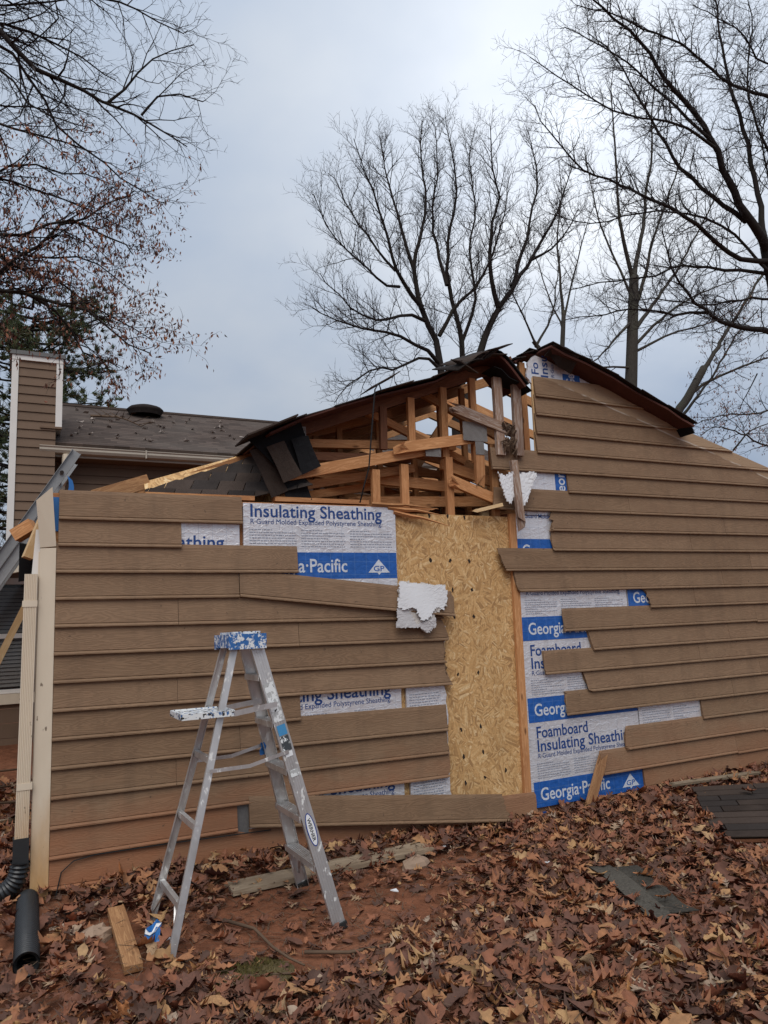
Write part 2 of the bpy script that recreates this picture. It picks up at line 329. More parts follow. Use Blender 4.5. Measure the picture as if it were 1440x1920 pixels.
class Geo:
    def __init__(s): s.V = []; s.F = []
    def add(s, V, F):
        n = len(s.V); s.V += [tuple(v) for v in V]; s.F += [tuple(i+n for i in f) for f in F]; return s
    def box(s, x0, x1, y0, y1, z0, z1):
        return s.add([(x0, y0, z0), (x1, y0, z0), (x1, y1, z0), (x0, y1, z0), (x0, y0, z1), (x1, y0, z1), (x1, y1, z1), (x0, y1, z1)],
                     [(0, 3, 2, 1), (4, 5, 6, 7), (0, 1, 5, 4), (1, 2, 6, 5), (2, 3, 7, 6), (3, 0, 4, 7)])
    def beam(s, p, q, wd, ht, ref=(0, 0, 1)):
        p = Vector(p); q = Vector(q); d = (q-p).normalized(); r = Vector(ref)
        sv = d.cross(r).normalized(); u = sv.cross(d).normalized(); V = []
        for c in (p, q):
            for a, b in ((-1, -1), (1, -1), (1, 1), (-1, 1)): V.append(c+sv*a*wd/2+u*b*ht/2)
        return s.add(V, [(0, 1, 2, 3), (7, 6, 5, 4), (0, 4, 5, 1), (1, 5, 6, 2), (2, 6, 7, 3), (3, 7, 4, 0)])
    def tube(s, pts, rads, n=6, cap=True):
        pts = [Vector(p) for p in pts]; m = len(pts); base = len(s.V)
        d = (pts[1]-pts[0]).normalized(); r = Vector((0, 0, 1)) if abs(d.z) < 0.9 else Vector((1, 0, 0)); u = d.cross(r).normalized()
        for i, p in enumerate(pts):
            d = (pts[min(i+1, m-1)]-pts[max(i-1, 0)]).normalized(); u = (u-d*u.dot(d)).normalized(); v = d.cross(u)
            for k in range(n):
                a = 2*math.pi*k/n; s.V.append(tuple(p+(u*math.cos(a)+v*math.sin(a))*rads[i]))
        for i in range(m-1):
            for k in range(n):
                a = base+i*n+k; b = base+i*n+(k+1) % n; s.F.append((a, b, b+n, a+n))
        if cap:
            s.F.append(tuple(base+k for k in reversed(range(n)))); s.F.append(tuple(base+(m-1)*n+k for k in range(n)))
        return s
    def plate(s, pts, t, nrm=(0, -1, 0)):
        nv = Vector(nrm).normalized()*t; n = len(pts); P = [Vector(p) for p in pts]
        V = P+[p+nv for p in P]
        return s.add(V, [tuple(range(n)), tuple(reversed(range(n, 2*n)))]+[(i, i+n, (i+1) % n+n, (i+1) % n) for i in range(n)])
    def sheet(s, grid, t):
        # grid: rows of points (a bent sheet), given thickness t along the local normal
        r = len(grid); c = len(grid[0]); P = [[Vector(p) for p in row] for row in grid]; top = []; bot = []
        for i in range(r):
            for j in range(c):
                a = P[min(i+1, r-1)][j]-P[max(i-1, 0)][j]; b = P[i][min(j+1, c-1)]-P[i][max(j-1, 0)]
                n = a.cross(b); n = n.normalized() if n.length > 1e-9 else Vector((0, 0, 1))
                top.append(P[i][j]+n*t/2); bot.append(P[i][j]-n*t/2)
        N = r*c; F = []
        for i in range(r-1):
            for j in range(c-1):
                a = i*c+j; F.append((a, a+c, a+c+1, a+1)); F.append((N+a, N+a+1, N+a+c+1, N+a+c))
        ring = [j for j in range(c)]+[i*c+c-1 for i in range(1, r)]+[(r-1)*c+j for j in range(c-2, -1, -1)]+[i*c for i in range(r-2, 0, -1)]
        for i in range(len(ring)):
            a = ring[i]; b = ring[(i+1) % len(ring)]; F.append((a, b, N+b, N+a))
        return s.add(top+bot, F)
    def obj(s, name, m, parent=None, smooth=False, mw=None): return mobj(name, s.V, s.F, m, parent, smooth, mw)
def lumber(name, p, q, wd, ht, m, parent, ref=(0, 0, 1), broken=0):
    """a straight piece of timber with its grain along its length; broken bit 1: splintered start, bit 2: splintered end"""
    p = Vector(p); q = Vector(q); L = (q-p).length; d = (q-p)/L; r = Vector(ref)
    sv = d.cross(r).normalized(); u = sv.cross(d).normalized()
    mw = Matrix(((d.x, sv.x, u.x, p.x), (d.y, sv.y, u.y, p.y), (d.z, sv.z, u.z, p.z), (0, 0, 0, 1)))
    n = 6; rings = []
    for e, x in ((1, 0.0), (2, L)):
        ring = []
        sgn = -1 if e == 1 else 1
        for k in range(n+1): ring.append((x+(sgn*(random.uniform(-0.07, 0.09)) if broken & e else 0), -wd/2, -ht/2+ht*k/n))
        for k in range(n, -1, -1): ring.append((x+(sgn*(random.uniform(-0.07, 0.09)) if broken & e else 0), wd/2, -ht/2+ht*k/n))
        rings.append(ring)
    if not broken:
        V = [(0, -wd/2, -ht/2), (0, -wd/2, ht/2), (0, wd/2, ht/2), (0, wd/2, -ht/2)]; V += [(L, b, c) for _, b, c in V]; k = 4
    else: V = rings[0]+rings[1]; k = len(rings[0])
    F = [(i, (i+1) % k, (i+1) % k+k, i+k) for i in range(k)]+[tuple(reversed(range(k))), tuple(range(k, 2*k))]
    return mobj(name, V, F, m, parent, False, mw)
def text_mesh(s, width, height, bold=0.012, squeeze=True):
    cu = bpy.data.curves.new('lettering', 'FONT'); cu.body = s; cu.size = 1.0; cu.offset = bold; cu.resolution_u = 3; cu.fill_mode = 'FRONT'
    o = bpy.data.objects.new('lettering', cu); C.objects.link(o); bpy.context.view_layer.update()
    me = bpy.data.meshes.new_from_object(o.evaluated_get(bpy.context.evaluated_depsgraph_get()))
    bpy.data.objects.remove(o); bpy.data.curves.remove(cu)
    n = len(me.vertices); a = np.zeros(n*3, np.float32); me.vertices.foreach_get('co', a); a = a.reshape(-1, 3)
    F = [tuple(p.vertices) for p in me.polygons]; bpy.data.meshes.remove(me)
    x0, x1 = a[:, 0].min(), a[:, 0].max()
    a[:, 0] = (a[:, 0]-x0)*(width/(x1-x0)); a[:, 1] *= height/0.72
    return a, F
def lettering(s, x, z, width, height, y, m, parent, mw=None, bold=0.012):
    a, F = text_mesh(s, width, height, bold)
    V = [(x+p[0], y, z+p[1]) for p in a]
    return mobj('lettering', V, F, m, parent, False, mw)
def sm(a, b, t):
    t = max(0.0, min(1.0, (t-a)/(b-a))); return t*t*(3-2*t)
def gz(x, y):
    z = -0.04+0.06*min(y, 6.0) if y > 0 else -0.04+0.08*max(y, -1.5)*1.0
    z += (-0.075*sm(1.5, 3.2, x)+0.06*sm(4.7, 6.0, x))*sm(-1.3, -0.1, y)
    z += 0.018*math.sin(2.3*x+1.1*y)*math.cos(1.7*y-0.6*x)
    if y > 6: z = 0.32
    return z
# ------------------------------------------------------------------ ground
def make_ground():
    xs = list(np.linspace(-300, -8, 12))+list(np.linspace(-6, 12, 91))+list(np.linspace(15, 300, 12))
    ys = list(np.linspace(-60, -8, 6))+list(np.linspace(-6, 7, 90))+list(np.linspace(9, 400, 14))
    V = []; F = []
    for y in ys:
        for x in xs:
            near = -6.1 < x < 12.1 and -6.1 < y < 7.1
            V.append((x, y, gz(max(-6, min(12, x)), max(-6, min(7, y)))+(random.uniform(-0.008, 0.008) if near else 0)))
    n = len(xs)
    for j in range(len(ys)-1):
        for i in range(n-1): F.append((j*n+i, j*n+i+1, (j+1)*n+i+1, (j+1)*n+i))
    return mobj('ground', V, F, GRD, None, True)
ground = tag(make_ground(), kind='structure')
# ------------------------------------------------------------------ damaged garage
gar = tag(empty('garage', (0, 0, 0)), 'brown lap-sided garage with its gable torn open and blue-printed foam sheathing showing', 'garage')
g = Geo(); g.box(0.0, 8.2, 0.03, 0.3, -0.5, 0.0); g.obj('foundation', CONC, gar)
# framing behind the sheathing
for x in (0.42, 0.83, 1.235, 1.64, 2.05, 2.53): lumber('stud', (x, 0.075, 0.0), (x, 0.075, 2.44), 0.038, 0.089, LUM, gar, (0, 1, 0))
lumber('stud', (3.635, 0.012, 0.0), (3.685, 0.012, 2.46), 0.07, 0.03, LUM, gar, (0, 1, 0))
lumber('stud', (3.60, 0.085, 0.0), (3.65, 0.085, 2.46), 0.038, 0.089, LUMD, gar, (0, 1, 0))
for x in (4.1, 4.945, 5.7, 6.5, 7.3): lumber('stud', (x, 0.075, 0.0), (x, 0.075, 2.44), 0.038, 0.089, LUM, gar, (0, 1, 0))
lumber('sill_plate', (2.85, 0.03, 0.03), (3.66, 0.03, 0.02), 0.06, 0.035, LUMN, gar)
lumber('top_plate', (0.0, 0.06, 2.462), (2.85, 0.06, 2.470), 0.09, 0.036, LUM, gar, broken=2)
lumber('top_plate', (0.55, 0.06, 2.515), (1.34, 0.06, 2.515), 0.09, 0.034, LUM, gar)
lumber('top_plate', (1.50, 0.06, 2.517), (2.29, 0.06, 2.517), 0.09, 0.034, LUM, gar)
for (p, q) in (((2.45, 0.0, 2.475), (2.95, -0.03, 2.42)), ((2.5, -0.005, 2.44), (3.02, -0.02, 2.33)), ((2.3, -0.01, 2.50), (2.93, 0.0, 2.478))):
    V = Geo(); p = Vector(p); q = Vector(q); m_ = p.lerp(q, 0.5)+Vector((0, 0, 0.012))
    V.tube([p, p.lerp(q, 0.3), m_, q], [0.016, 0.018, 0.012, 0.002], 4); V.obj('splinter', LUM, gar)
# boarded patch
def jag_edge(pts, amp, n=5):
    out = []
    for i in range(len(pts)-1):
        a = Vector(pts[i]); b = Vector(pts[i+1])
        for k in range(n):
            p = a.lerp(b, k/n)
            if k: p += Vector((random.uniform(-amp, amp), 0, random.uniform(-amp, amp)*0.4))
            out.append(p)
    out.append(Vector(pts[-1])); return out
osb = Geo().plate([(2.45, 0.03, 0.0), (3.70, 0.03, 0.0), (3.72, 0.03, 2.435), (2.48, 0.03, 2.44)], 0.012, (0, 1, 0)).obj('osb_panel', OSB, gar)
def nail_hole(x, z, sx=0.011, sz=0.019):
    n = 9; V = []
    for k in range(n):
        a = 2*math.pi*k/n; V.append((x+math.cos(a)*sx*random.uniform(0.5, 1.5), 0.0288, z+math.sin(a)*sz*random.uniform(0.5, 1.4)))
    mobj('nail_hole', V, [tuple(range(n))], DARK, osb)
for x, z in ((2.84, 2.05), (3.03, 2.045), (3.22, 2.04), (3.04, 1.80), (3.23, 1.80), (3.04, 1.57), (3.23, 1.57), (3.04, 1.1), (3.24, 1.1), (3.04, 0.66), (3.23, 0.67), (3.05, 0.45), (3.24, 0.46), (3.45, 0.29), (3.05, 0.24), (3.24, 0.26), (2.85, 2.425), (3.03, 2.425), (3.2, 2.42)): nail_hole(x, z)
nail_hole(3.27, 0.06, 0.035, 0.03)
# foam sheathing with printed facing
def foam(outline, holes=None, mat_=FOIL, y=0.0):
    return Geo().plate(outline, 0.022, (0, 1, 0)).obj('foam_board', mat_, gar)
def band(x0, x1, z0, z1, parent, y=-0.0016): return Geo().box(x0, x1, y, y+0.001, z0, z1).obj('printed_band', BLUE, parent)
def gp_mark(cx, z0, wd, parent, y=-0.0028):
    h = wd*0.56
    V = [(cx-wd/2, y, z0), (cx-wd*0.09, y, z0), (cx, y, z0-h*0.16), (cx+wd*0.09, y, z0), (cx+wd/2, y, z0), (cx, y, z0+h)]
    mobj('triangle_mark', V, [(0, 1, 2, 3, 4, 5)], INKW, parent)
    lettering('GP', cx-wd*0.25, z0+h*0.12, wd*0.50, h*0.40, y-0.001, BLUE, parent)
def fine_print(x0, x1, z0, z1, parent, y=-0.0016, rows=7):
    G = Geo(); cw = (x1-x0)/3
    for c in range(3):
        a = x0+c*cw+0.02; b = x0+(c+1)*cw-0.02
        for r in range(rows):
            z = z1-(z1-z0)*(r+0.5)/rows; x = a; end = b if random.random() > 0.25 else a+(b-a)*random.uniform(0.3, 0.8)
            if r == 0: end = a+(b-a)*0.5
            while x < end-0.01:
                l = min(random.uniform(0.008, 0.028), end-x); G.box(x, x+l, y, y+0.0008, z-0.0028, z+0.0028); x += l+0.006
    G.obj('fine_print', FINE, parent)['kind'] = 'stuff'
def printed(parent, x0, T, bands, full=True, w=1.235):
    """the facing's repeated print: T is the top of a blue band, bands lists which repeats are drawn"""
    for b in bands:
        t = T-0.69*b
        band(x0, x0+w, t-0.205, t, parent)
        lettering('Georgia·Pacific', x0+0.065, t-0.152, 0.76, 0.105, -0.0028, INKW, parent, bold=0.013)
        gp_mark(x0+w-0.165, t-0.165, 0.20, parent)
        lettering('Foamboard', x0+0.07, t-0.335, 0.56, 0.098, -0.0018, INK, parent, bold=0.013)
        lettering('Insulating Sheathing', x0+0.07, t-0.445, 1.09, 0.098, -0.0018, INK, parent, bold=0.013)
        lettering('R·Guard Molded Expanded Polystyrene Sheathing.', x0+0.07, t-0.500, 1.09, 0.040, -0.0018, INK, parent, bold=0.0)
        fine_print(x0+0.03, x0+w-0.02, t-0.672, t-0.535, parent)
# left part of the wall
f0 = foam([(0.0, 0, 0), (1.215, 0, 0), (1.215, 0, 2.445), (0.0, 0, 2.445)])
lettering('Insulating Sheathing', 0.02, 2.13, 1.08, 0.098, -0.0018, INK, f0, bold=0.013)
f1 = foam([(1.245, 0, 0), (2.475, 0, 0.0), (2.515, 0, 2.478), (1.245, 0, 2.475)])
lettering('Insulating Sheathing', 1.30, 2.372, 1.09, 0.098, -0.0018, INK, f1, bold=0.013)
lettering('R·Guard Molded Expanded Polystyrene Sheathing.', 1.30, 2.318, 1.09, 0.040, -0.0018, INK, f1, bold=0.0)
fine_print(1.27, 2.49, 2.14, 2.285, f1)
for T in (2.105, 1.44, 0.755):
    band(1.247, 2.505 if T > 2 else 2.47, T-0.205, T, f1)
    lettering('Georgia·Pacific', 1.31, T-0.152, 0.76, 0.105, -0.0028, INKW, f1, bold=0.013)
    gp_mark(2.345, T-0.160, 0.19, f1)
    if T < 1.5:
        lettering('Foamboard', 1.31, T-0.335, 0.56, 0.098, -0.0018, INK, f1, bold=0.013)
        lettering('Insulating Sheathing', 1.31, T-0.445, 1.09, 0.098, -0.0018, INK, f1, bold=0.013)
        lettering('R·Guard Molded Expanded Polystyrene Sheathing.', 1.31, T-0.500, 1.09, 0.040, -0.0018, INK, f1, bold=0.0)
        fine_print(1.27, 2.46, T-0.672, T-0.535, f1)
e = jag_edge([(2.93, 0, 0.0), (2.89, 0, 0.25), (2.895, 0, 0.62), (2.905, 0, 0.95), (2.885, 0, 1.2), (2.93, 0, 1.5)], 0.014, 6)
f2 = foam([(2.535, 0, 0.0)]+e+[(2.535, 0, 1.5)])
for z0, z1 in ((0.86, 0.985), (0.19, 0.31)):
    G = Geo()
    for r in range(6):
        z = z1-(z1-z0)*(r+0.5)/6; x = 2.56
        while x < 2.82:
            l = random.uniform(0.01, 0.03); G.box(x, x+l, -0.0016, -0.0008, z-0.003, z+0.003); x += l+0.007
    G.obj('fine_print', FINE, f2)['kind'] = 'stuff'
band(2.80, 2.875, 0.60, 0.70, f2)
# right part of the wall
f3 = foam([(3.672, 0, -0.02), (4.935, 0, -0.02), (4.935, 0, 2.445), (3.708, 0, 2.445)])
printed(f3, 3.70, 2.235, (0, 1, 2, 3))
lettering('R·Guard Molded Expanded Polystyrene Sheathing.', 3.77, 2.425, 1.09, 0.040, -0.0018, INK, f3)
f4 = foam([(4.947, 0, -0.02), (6.165, 0, -0.02), (6.165, 0, 2.445), (4.947, 0, 2.445)])
printed(f4, 4.95, 1.79, (0,)); fine_print(4.97, 6.15, 0.50, 0.655, f4)
f5 = foam([(6.18, 0, -0.02), (8.2, 0, -0.02), (8.2, 0, 2.445), (6.18, 0, 2.445)])
# gable sheets stand on end, their print turned a quarter
e = jag_edge([(4.04, 0, 3.68), (3.965, 0, 3.76), (3.985, 0, 3.90), (4.08, 0, 3.985)], 0.012, 4)
f6 = foam([(3.78, 0, 2.455), (4.345, 0, 2.455), (4.345, 0, 3.0), (4.75, 0, 3.0), (7.2, 0, 2.9), (4.75, 0, 3.77)]+[(4.2, 0, 3.96)]+list(reversed(e))+[(4.04, 0, 2.99), (3.78, 0, 2.99)])
def turned(s, x, z, width, height, m, parent, bold=0.013, y=-0.0018):
    a, F = text_mesh(s, width, height, bold)
    return mobj('lettering', [(x-p[1], y, z+p[0]) for p in a], F, m, parent)
turned('Fo', 4.105, 3.80, 0.115, 0.085, INK, f6); turned('Insu', 4.215, 3.78, 0.215, 0.09, INK, f6); turned('R·Gua', 4.29, 3.79, 0.13, 0.04, INK, f6, 0.0)
band(4.39, 4.60, 3.05, 3.84, f6); turned('Ge', 4.53, 3.74, 0.10, 0.105, INKW, f6, y=-0.0028)
band(4.195, 4.335, 2.46, 2.95, f6); turned('Georgia·Pacific', 4.305, 2.59, 0.76, 0.105, INKW, f6, y=-0.0028)
# lap siding, one object for each board
PROF = [(a*1.3 if a < -0.006 else a, b) for a, b in [(0.006, 0.205), (-0.004, 0.2045), (-0.008, 0.18), (-0.0125, 0.115), (-0.0165, 0.060), (-0.0190, 0.0270), (-0.0155, 0.0255), (-0.0155, 0.0235), (-0.0215, 0.0190), (-0.0255, 0.010), (-0.0250, 0.002), (-0.021, 0.0), (-0.004, 0.0), (0.006, 0.12)]]
def board(x0, x1, zl, zr, jl=0, jr=0, tilt=0.0, yl=0.0, yr=0.0, ht=None, bow=0.0, cut=None, mat_=SID, skl=0.0, skr=0.0, name='siding_board'):
    """lap board from x0 to x1, its lower edge at zl and zr; jl / jr: how ragged the broken ends are"""
    pr = PROF if ht is None else [(a, min(b, ht)) for a, b in PROF]
    fine = []
    for i in range(len(pr)):
        fine.append(pr[i])
        if i in (2, 3, 4) :
            a, b = pr[i], pr[i+1]
            for t in (0.33, 0.67): fine.append((a[0]+(b[0]-a[0])*t, a[1]+(b[1]-a[1])*t))
    n = len(fine); ns = (30 if cut else 2) if bow == 0 else 7; jags = []
    for j, sk in ((jl, skl), (jr, skr)):
        js = {}
        for a, b in fine:
            kz = round(b, 3)
            if kz not in js: js[kz] = random.uniform(-j, j)+sk*(b-0.09)
        jags.append(js)
    V = []
    for s_ in range(ns):
        t = s_/(ns-1)
        for a, b in fine:
            x = x0+(x1-x0)*t
            if s_ == 0: x += jags[0][round(b, 3)]
            if s_ == ns-1: x += jags[1][round(b, 3)]
            tt = (x-x0)/(x1-x0) if x1 > x0 else 0
            z = zl+(zr-zl)*tt+b-bow*math.sin(math.pi*t)
            if cut is not None: z = min(z, cut(x))
            V.append((x, a-0.0045+yl+(yr-yl)*tt, z))
    F = []
    for s_ in range(ns-1):
        for k in range(n): a = s_*n+k; b = s_*n+(k+1) % n; F.append((a, b, b+n, a+n))
    F += [tuple(reversed(range(n))), tuple(range((ns-1)*n, ns*n))]
    o = mobj(name, V, F, mat_, gar); return o
CO = 0.178
def lrow(k): return CO*(13-k)
def LB(k, segs, sag=0.04, **kw):
    for (a, b, jl, jr) in segs:
        z = lrow(k); board(a, b, z-sag*a/2.83, z-sag*b/2.83, jl, jr, **(kw if jr else {}))
LB(13, [(-0.02, 3.70, 0, 0.01)], 0.085)
LB(12, [(-0.02, 1.165, 0, 0)], 0.02)
LB(11, [(-0.02, 2.875, 0, 0.02)]); LB(10, [(-0.02, 0.75, 0, 0), (0.752, 2.875, 0, 0.012)]); LB(9, [(-0.02, 1.19, 0, 0), (1.192, 2.88, 0, 0.014)])
LB(8, [(-0.02, 1.645, 0, 0)]); LB(7, [(-0.02, 0.76, 0, 0), (0.762, 2.915, 0, 0.02)], skr=-0.25); LB(6, [(-0.02, 2.895, 0, 0.015)])
LB(5, [(-0.02, 1.645, 0, 0), (1.648, 2.905, 0, 0.02)], skr=-0.3); LB(4, [(-0.02, 0.765, 0, 0), (0.768, 2.89, 0, 0.015)])
LB(3, [(-0.02, 1.20, 0, 0)], 0.02); LB(2, [(-0.02, 1.655, 0, 0)], 0.02); LB(1, [(-0.01, 0.79, 0, 0)], 0.02); LB(0, [(-0.01, 1.232, 0, 0)], 0.01)
board(1.205, 2.97, 1.775, 1.575, 0, 0.02, yl=-0.006, yr=-0.05)                 # sprung board, dropped at its free end
board(1.245, 3.32, 0.185, -0.06, 0, 0.018, yl=-0.020, yr=-0.12, skr=-0.2, mat_=SIDC)     # lower sprung board
Geo().plate([(1.165, -0.006, 0.15), (1.245, -0.012, 0.15), (1.25, -0.012, 0.37), (1.165, -0.006, 0.37)], 0.003).obj('flashing_strip', GALV, gar)
def rz(n): return -0.04+0.1805*n
def top_line(x): return 3.80 if x < 4.75 else 3.80-0.345*(x-4.75)+0.0*x if x < 5.75 else 3.455-0.275*(x-5.75)
RW = {0: (4.92, 0, []), 1: (4.445, 0.02, [6.16]), 2: (4.755, 0.022, [6.59]), 3: (5.745, 0, []), 4: (4.11, 0.02, [6.20]), 5: (4.355, 0.022, [6.64]), 6: (3.90, 0.012, [5.79]), 7: (4.455, 0.02, [6.24]),
      8: (4.165, 0.024, [6.67]), 9: (5.17, 0.024, [5.81]), 10: (3.665, 0.012, [6.24]), 11: (3.525, 0.01, [6.69]), 12: (4.112, 0.024, [5.84]), 13: (4.10, 0.024, [6.36]), 14: (3.49, 0.016, [5.06]),
      15: (4.325, 0, []), 16: (3.488, 0, []), 17: (4.00, 0, []), 18: (4.01, 0, []), 19: (4.02, 0, []), 20: (4.03, 0, [])}
for n, (x0, j, seams) in RW.items():
    xe = 8.2 if n < 15 else {15: 8.2, 16: 7.93, 17: 7.28, 18: 6.62, 19: 5.97, 20: 5.40}[n]
    xs = [x0]+seams+[xe]; rise = {0: 0.0}.get(n, 0.0)
    for i in range(len(xs)-1):
        drop = 0.010 if (i > 0 and n in (1, 2, 8)) else 0.0
        board(xs[i]+(0.0015 if i else 0), xs[i+1]-0.0015, rz(n)-drop, rz(n)-drop, j*1.5 if i == 0 else 0, 0, cut=top_line if n >= 15 else None,
              yl=-0.004 if (i == 0 and j) else 0.0, skl={11: -0.35, 10: -0.15, 9: -0.4, 7: -0.3, 5: -0.25}.get(n, 0.0) if i == 0 else 0, ht=0.21 if n < 20 else 0.205)
# furring strip along the cut edge of the gable siding
lumber('edge_strip', (4.012, 0.008, 3.02), (4.03, 0.008, 3.76), 0.03, 0.02, LUMN, gar, (0, 1, 0))
# corner boards and downspout
def slab(name, pts, t, m, y): return Geo().plate([(x, y, z) for x, z in pts], t).obj(name, m, gar)
slab('corner_board', [(-0.125, -0.06), (-0.022, -0.05), (-0.022, 2.125), (-0.118, 2.12)], 0.022, TRIM, -0.004)
Geo().plate([(-0.118, -0.006, 2.125), (-0.022, -0.006, 2.135), (-0.055, -0.045, 2.525), (-0.150, -0.05, 2.43)], 0.02).obj('broken_corner_board', TRIM, gar)
Geo().box(-0.125, -0.105, -0.004, 0.10, -0.06, 2.1).obj('side_corner_board', TRIM, gar)
Geo().box(-0.055, -0.005, 0.006, 0.012, 2.24, 2.47).obj('blue_sill_tape', BLUEC, gar)
Geo().box(-0.09, -0.0, 0.013, 0.05, 0.0, 2.5).obj('corner_stud', LUM, gar)
def downspout():
    x0, x1, y0, y1 = -0.205, -0.128, -0.055, 0.005; pr = []
    for k in range(8):
        a = x0+(x1-x0)*k/8; pr += [(a, y0), (a+(x1-x0)/24, y0-0.004), (a+(x1-x0)/12, y0-0.004)]
    pr += [(x1, y0), (x1, y1), (x0, y1)]; n = len(pr); V = []
    for z, dx in ((0.30, -0.012), (1.0, -0.006), (1.95, 0.0)): V += [(x+dx, y, z) for x, y in pr]
    F = [(s*n+k, s*n+(k+1) % n, (s+1)*n+(k+1) % n, (s+1)*n+k) for s in range(2) for k in range(n)]
    d = mobj('downspout', V, F, TRIM, gar)
    for z in (0.62, 1.74): Geo().box(x0-0.009, x1+0.002, y0-0.0065, y1+0.004, z, z+0.04).obj('strap', TRIM, d)
downspout()
Geo().plate([(-0.165, 0.03, 1.93), (-0.115, 0.03, 1.93), (-0.12, 0.03, 2.25), (-0.145, 0.03, 2.25)], 0.012).obj('inner_trim', TRIMW, gar)
lumber('split_block', (-0.27, 0.60, 2.28), (-0.15, 0.55, 2.36), 0.10, 0.09, LUM, gar); lumber('split_block', (-0.19, 0.40, 2.10), (-0.08, 0.42, 2.42), 0.09, 0.06, LUMN, gar)
Geo().sheet([[(-0.24+0.1*i, 0.5+0.03*j, 2.22-0.09*j+0.02*math.sin(5*i+j)) for i in range(3)] for j in range(4)], 0.02).obj('torn_felt', FELT, gar)
# side wall and back wall, seen from beside
for k in range(14): 
    V = Geo(); z = CO*k; V.box(-0.02, 0.0, 0.10, 6.0, z, z+0.172); V.obj('side_siding_board', SID, gar)
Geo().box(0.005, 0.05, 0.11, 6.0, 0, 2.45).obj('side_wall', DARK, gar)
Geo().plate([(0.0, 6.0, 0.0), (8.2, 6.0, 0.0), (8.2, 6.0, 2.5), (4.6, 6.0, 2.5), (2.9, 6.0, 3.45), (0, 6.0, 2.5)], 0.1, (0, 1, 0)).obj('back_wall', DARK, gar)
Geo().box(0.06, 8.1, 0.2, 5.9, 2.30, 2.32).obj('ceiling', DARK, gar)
# ------------------------------------------------------------------ roof trusses
def zl_(x): return 2.50+0.385*x
def zr_(x): return 4.00-0.33*(x-3.95)
for i in range(7):
    y = 0.62+0.61*i; dz = random.uniform(-0.02, 0.02)
    t = lumber('truss', (0.5, y, zl_(0.5)-0.11+dz), (3.95, y, zl_(3.95)-0.11+dz), 0.038, 0.089, LUM, gar)
    lumber('top_chord', (3.95, y, 3.92+dz), (7.9, y, zr_(7.9)-0.05), 0.038, 0.089, LUM, t)
    lumber('bottom_chord', (0.4, y+0.04, 2.55+random.uniform(-0.04, 0.1)), (7.8, y+0.04, 2.52+random.uniform(-0.06, 0.12)), 0.038, 0.089, LUM, t)
    for (a, b) in (((1.6, 2.6), (2.0, zl_(2.0)-0.14)), ((2.0, zl_(2.0)-0.14), (3.0, 2.58)), ((3.0, 2.58), (3.95, 3.88))) if i % 3 == 1 else (((1.6, 2.6), (2.0, zl_(2.0)-0.14)), ((2.0, zl_(2.0)-0.14), (3.0, 2.58))):
        lumber('web', (a[0], y-0.03, a[1]), (b[0], y-0.03, b[1]), 0.036, 0.085, LUM, t)
    if i in (0, 1, 2, 4):
        for x in (2.0, 3.0): Geo().box(x-0.07, x+0.07, y-0.052, y-0.050, (zl_(2.0)-0.22 if x == 2.0 else 2.53), (zl_(2.0)-0.10 if x == 2.0 else 2.65)).obj('nail_plate', NPL, t)
# gable framing
gt = lumber('gable_truss', (1.55, 0.10, zl_(1.55)-0.075), (3.88, 0.10, zl_(3.88)-0.06), 0.038, 0.10, LUMD, gar)
lumber('top_chord', (3.93, 0.10, 3.86), (4.75, 0.10, 3.60), 0.038, 0.10, LUM, gt)
for x, z0 in ((2.47, 3.08), (2.74, 3.06), (3.07, 3.05), (3.38, 3.02), (3.95, 3.0)):
    lumber('gable_stud', (x, 0.07, z0-0.1), (x+0.01, 0.07, zl_(x)-0.10), 0.062, 0.038, LUMD if x < 2.6 else LUM, gt, (0, 1, 0))
for x, z1 in ((2.37, 2.80), (2.64, 2.86), (3.08, 2.95), (3.55, 3.10)): lumber('gable_stud', (x, 0.06, 2.44), (x+0.01, 0.06, z1), 0.068, 0.038, LUM, gt, (0, 1, 0))
HM = [((1.66, 3.00), (3.25, 3.09), 0.16, LUM, 0), ((1.60, 2.88), (2.75, 2.93), 0.10, LUMD, 0), ((1.62, 2.81), (3.30, 2.72), 0.22, LUM, 2), ((1.58, 2.70), (2.98, 3.02), 0.02, LUM, 2), ((1.58, 2.615), (2.80, 2.86), 0.14, LUM, 0),
      ((2.60, 2.985), (3.30, 3.12), -0.02, LUM, 3), ((1.60, 2.56), (2.5, 2.72), 0.30, LUM, 0), ((2.2, 2.95), (4.1, 2.62), 0.45, LUM, 0), ((2.4, 2.83), (4.0, 2.50), 0.72, LUM, 1), ((3.1, 2.92), (4.0, 2.70), 0.2, LUM, 2),
      ((3.11, 3.36), (3.78, 3.19), -0.06, LUMS, 1), ((1.75, 3.10), (2.75, 3.42), 0.42, LUM, 0), ((3.0, 3.62), (4.05, 3.18), 0.34, LUM, 0), ((2.35, 3.38), (3.4, 2.98), 0.25, LUM, 0), ((3.1, 2.72), (3.62, 2.56), 0.0, LUM, 3),
      ((1.7, 2.74), (4.0, 2.66), 0.95, LUM, 0), ((1.8, 2.66), (4.1, 2.52), 1.35, LUM, 0), ((2.6, 2.62), (4.0, 2.80), 0.5, LUM, 2), ((2.3, 2.56), (3.7, 2.62), 0.26, LUM, 1),
      ((1.7, 3.05), (3.1, 3.16), 0.38, LUM, 0), ((2.5, 3.06), (3.6, 2.88), 0.62, LUM, 0), ((3.0, 3.02), (4.0, 2.86), 0.3, LUM, 3), ((1.72, 2.52), (3.1, 2.58), 0.45, LUM, 0)]
for (a, b, y, m_, br) in HM: lumber('loose_member', (a[0], y, a[1]), (b[0], y+0.03, b[1]), 0.038, 0.092 if br else 0.068, m_, gt, broken=br)
